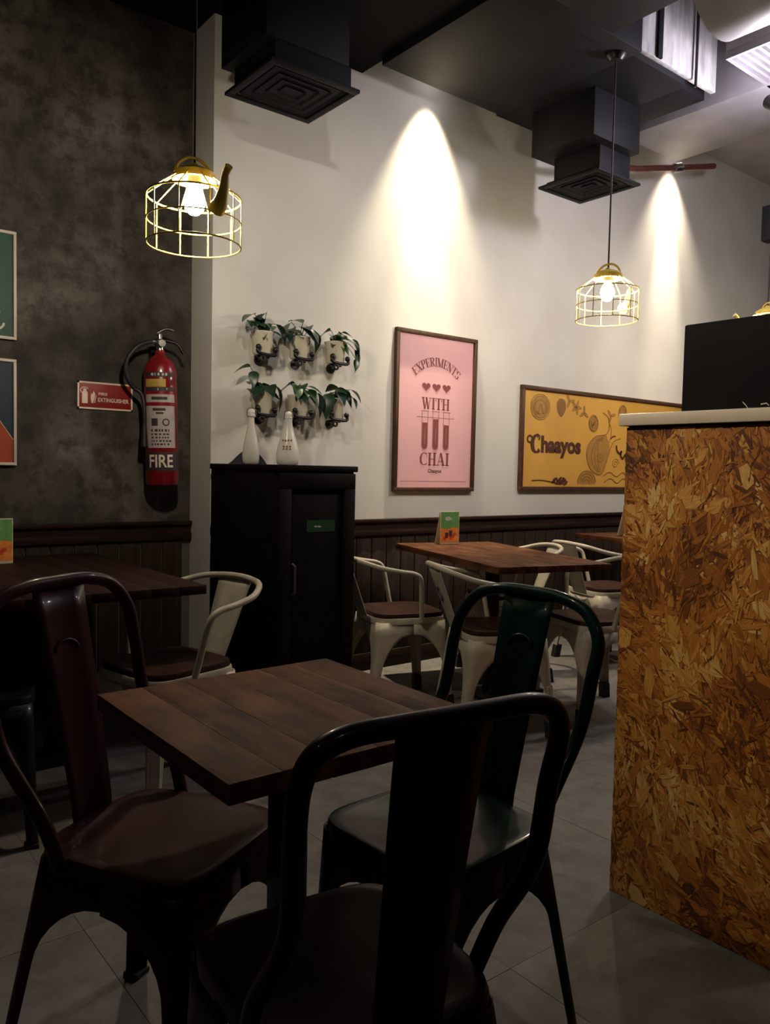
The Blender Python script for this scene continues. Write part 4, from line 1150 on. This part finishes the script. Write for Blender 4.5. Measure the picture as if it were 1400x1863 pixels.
def menu_card(label, loc, rz, h=0.19, wd=0.095):
    t = thing('menu_card', label, 'menu card', loc, rz, 'printed menu cards standing on the tables')
    f = MB()
    f.bbox(-wd / 2, wd / 2, -0.004, 0.0, 0.0, h, 0.0008)
    part('front_board', f, M['card_cream'], t, 40)
    bk = MB().add([(-wd / 2, 0.001, h - 0.002), (wd / 2, 0.001, h - 0.002), (wd / 2, 0.05, 0), (-wd / 2, 0.05, 0), (-wd / 2, 0.004, h - 0.002), (wd / 2, 0.004, h - 0.002), (wd / 2, 0.053, 0), (-wd / 2, 0.053, 0)],
                  [(0, 1, 2, 3), (7, 6, 5, 4), (0, 3, 7, 4), (1, 5, 6, 2), (3, 2, 6, 7), (0, 4, 5, 1)])
    part('back_board', bk, M['card_cream'], t)
    y = -0.0042
    a = wd / 2 - 0.003
    part('green_print', MB().flat([(-a, h * 0.50), (-a * 0.3, h * 0.46), (a * 0.4, h * 0.52), (a, h * 0.48), (a, h - 0.003), (-a, h - 0.003)], y), M['card_green'], t)
    part('orange_print', MB().flat([(-a, 0.012), (a, 0.012), (a, h * 0.48), (a * 0.4, h * 0.52), (-a * 0.3, h * 0.46), (-a, h * 0.50)], y), M['card_orange'], t)
    g = MB()
    g.flat(blob(-0.012, h * 0.78, 0.022, 0.012), y - 0.0008).flat([(0.0, h * 0.79), (0.02, h * 0.785), (0.02, h * 0.77), (0.0, h * 0.77)], y - 0.0008)
    part('pale_emblem', g, M['pale_print'], t)
    c = MB()
    c.flat([(-0.002, h * 0.24), (0.012, h * 0.24), (0.016, h * 0.42), (-0.006, h * 0.42)], y - 0.0008)
    c.flat([(-0.028, h * 0.20), (-0.014, h * 0.20), (-0.011, h * 0.36), (-0.031, h * 0.36)], y - 0.0009)
    part('cup_print', c, M['label_dark'], t)
    rr = MB()
    for k in range(6):
        rr.flat(blob(-0.034 + 0.013 * k, h * (0.20 + 0.05 * (k % 3)), 0.009, 0.012, k), y - 0.0005)
    part('red_print', rr, M['card_red'], t)
    return t
menu_card('orange and green menu card on the left table at the picture edge', (0.775, 3.50, 0.7302), math.radians(8), 0.185, 0.135)
menu_card('orange and green menu card standing at the end of the long table', (3.055, 3.245, 0.7382), math.radians(-10), 0.185, 0.125)
menu_card('menu card beside the chipboard counter edge on the hidden table', (4.70, 3.20, 0.7302), math.radians(-8), 0.185, 0.125)

# ------------------------------------------------------------------ chipboard counter
BX, BY, BZ = 1.844, 1.276, 1.276
t = thing('service_counter', 'tall service counter clad in golden brown chipboard with a pale top', 'counter', (BX, BY, 0))
part('chipboard_panel', MB().bbox(0.0, 0.02, -2.4, 0.0, 0.0, BZ, 0.001), M['osb_base'], t, 40)
part('end_panel', MB().bbox(0.0205, 0.70, -0.02, 0.0, 0.0, BZ, 0.001), M['osb_base'], t, 40)
part('carcass', MB().box(0.021, 0.70, -2.4, -0.021, 0.0, BZ - 0.001), M['cab'], t)
part('worktop', MB().bbox(-0.014, 0.72, -2.42, 0.018, BZ + 0.004, BZ + 0.036, 0.003), M['slab'], t, 40)
part('shadow_line', MB().box(0.004, 0.69, -2.39, -0.004, BZ - 0.001, BZ + 0.005), M['cab'], t)  # black strip that paints in the shadow line under the worktop

def strands(name, parent, to_world, y0, y1, z0, z1, seed, dens=1.0):
    q = random.Random(seed)
    pal = [(0.10, 0.030, 0.008), (0.20, 0.062, 0.012), (0.34, 0.115, 0.018), (0.46, 0.175, 0.028), (0.56, 0.255, 0.048), (0.66, 0.36, 0.095), (0.72, 0.47, 0.18)]
    vs = []; fs = []; tone = []; uvs = []
    area = (y1 - y0) * (z1 - z0)
    N = lambda k: int(k * area * dens)
    first = [(0.055, 0.120, 0.020, 0.048, 0.62)] * N(1100)
    mix = [(0.030, 0.075, 0.006, 0.016, 0.35)] * N(1500) + [(0.012, 0.045, 0.0025, 0.006, 0.25)] * N(4200) + [(0.006, 0.012, 0.002, 0.005, 0.1)] * N(1500) + [(0.045, 0.085, 0.020, 0.042, 0.75)] * N(190)
    q.shuffle(mix)
    jobs = first + mix
    tot = len(jobs)
    for cnt, (l0, l1, w0, w1, own) in enumerate(jobs):
        ln, wd = q.uniform(l0, l1), q.uniform(w0, w1)
        cy, cz = q.uniform(y0, y1), q.uniform(z0, z1)
        fld = noise.noise(Vector((cy * 2.2 + seed, cz * 2.2, 5.0)))
        a = 0.85 + 1.9 * fld + q.gauss(0, 0.45) if q.random() < 0.75 else q.uniform(0, PI)
        ca, sa = math.cos(a), math.sin(a)
        jit = lambda: q.uniform(-0.35, 0.35)
        if q.random() < 0.5:
            loc = [(-ln / 2, -wd * 0.35 * (1 + jit())), (-ln * 0.1, -wd / 2), (ln / 2 * (1 + jit()), -wd * 0.3 * (1 + jit())), (ln / 2 * (1 + 0.3 * jit()), wd * 0.35 * (1 + jit())), (ln * 0.05, wd / 2 * (1 + jit())), (-ln / 2 * (1 + jit()), wd * 0.3 * (1 + jit()))]
        else:
            loc = [(-ln / 2, -wd * 0.1), (-ln * 0.2, -wd / 2 * (1 + jit())), (ln * 0.3, -wd * 0.45), (ln / 2, -wd * 0.05 * (1 + jit())), (ln * 0.25, wd / 2 * (1 + jit())), (-ln * 0.25, wd * 0.45)]
        poly = [(min(y1 - 0.001, max(y0 + 0.001, cy + u * ca - v * sa)), min(z1 - 0.001, max(z0 + 0.001, cz + u * sa + v * ca))) for (u, v) in loc]
        h0 = 0.0002 + 0.0014 * cnt / tot
        o = len(vs); n = len(poly)
        vs += [to_world(p[0], p[1], h0 + 0.0003) for p in poly] + [to_world(p[0], p[1], 0.0) for p in poly]
        patch = 0.5 + 0.9 * noise.noise(Vector((cy * 5.0, cz * 5.0, seed + 1.7)))
        k = min(0.999, max(0.0, (1 - own) * patch + own * q.random() + q.gauss(0, 0.13) - 0.02)) * 6
        if wd < 0.006 and q.random() < 0.16: k = q.uniform(0, 1.0)
        i0 = int(k); f_ = k - i0
        c0, c1 = pal[i0], pal[min(6, i0 + 1)]
        col = (*(c0[i] * (1 - f_) + c1[i] * f_ for i in range(3)), 1)
        su, sv = q.uniform(0, 50), q.uniform(0, 50)
        for f in [tuple(o + i for i in range(n))] + [(o + i, o + i + n, o + (i + 1) % n + n, o + (i + 1) % n) for i in range(n)]:
            fs.append(f)
            for vi in f:
                li = (vi - o) % n
                tone.append(col)
                uvs.append((loc[li][0] + su, loc[li][1] + sv))
    me = bpy.data.meshes.new(name)
    me.from_pydata(vs, [], fs)
    me.materials.append(M['osb'])
    ca_ = me.color_attributes.new('tone', 'FLOAT_COLOR', 'CORNER')
    ca_.data.foreach_set('color', [x for c in tone for x in c])
    ul = me.uv_layers.new(name='grain')
    ul.data.foreach_set('uv', [x for c in uvs for x in c])
    me.update()
    return obj(name, me, parent, 'stuff')
strands('wood_strand', t, lambda y, z, h: (-h, y, z), -1.6, 0.0, 0.0, BZ, 3)
strands('wood_strand', t, lambda x, z, h: (x, h, z), 0.0, 0.70, 0.0, BZ, 4, 0.6)

t = thing('counter_screen', 'black flat screen standing on the pale counter top', 'screen', (1.898, 1.152, BZ + 0.036))
part('housing', MB().bbox(0.0, 0.045, -0.62, 0.0, 0.0, 0.228, 0.005), M['screen'], t, 40)
part('rear_cover', MB().bbox(0.045, 0.075, -0.55, -0.07, 0.03, 0.19, 0.008), M['screen'], t, 40)
mk = MB()
def side_mark(y, z, pts):
    n = len(pts)
    for i in range(n - 1):
        (a, b), (c, d_) = pts[i], pts[i + 1]
        mk.add([(-0.0008, y - a, z + b), (-0.0008, y - c, z + d_), (-0.0008, y - c, z + d_ + 0.003), (-0.0008, y - a, z + b + 0.003)], [(0, 1, 2, 3)])
side_mark(-0.165, 0.004, [(0.0, 0.016), (0.008, 0.008), (0.014, 0.0)])
side_mark(-0.21, 0.006, [(0.0, 0.006), (0.014, 0.008), (0.02, 0.002)])
side_mark(-0.25, 0.004, [(0.0, 0.0), (0.008, 0.007), (0.016, 0.012)])
part('white_mark', mk, M['pale_print'], t)
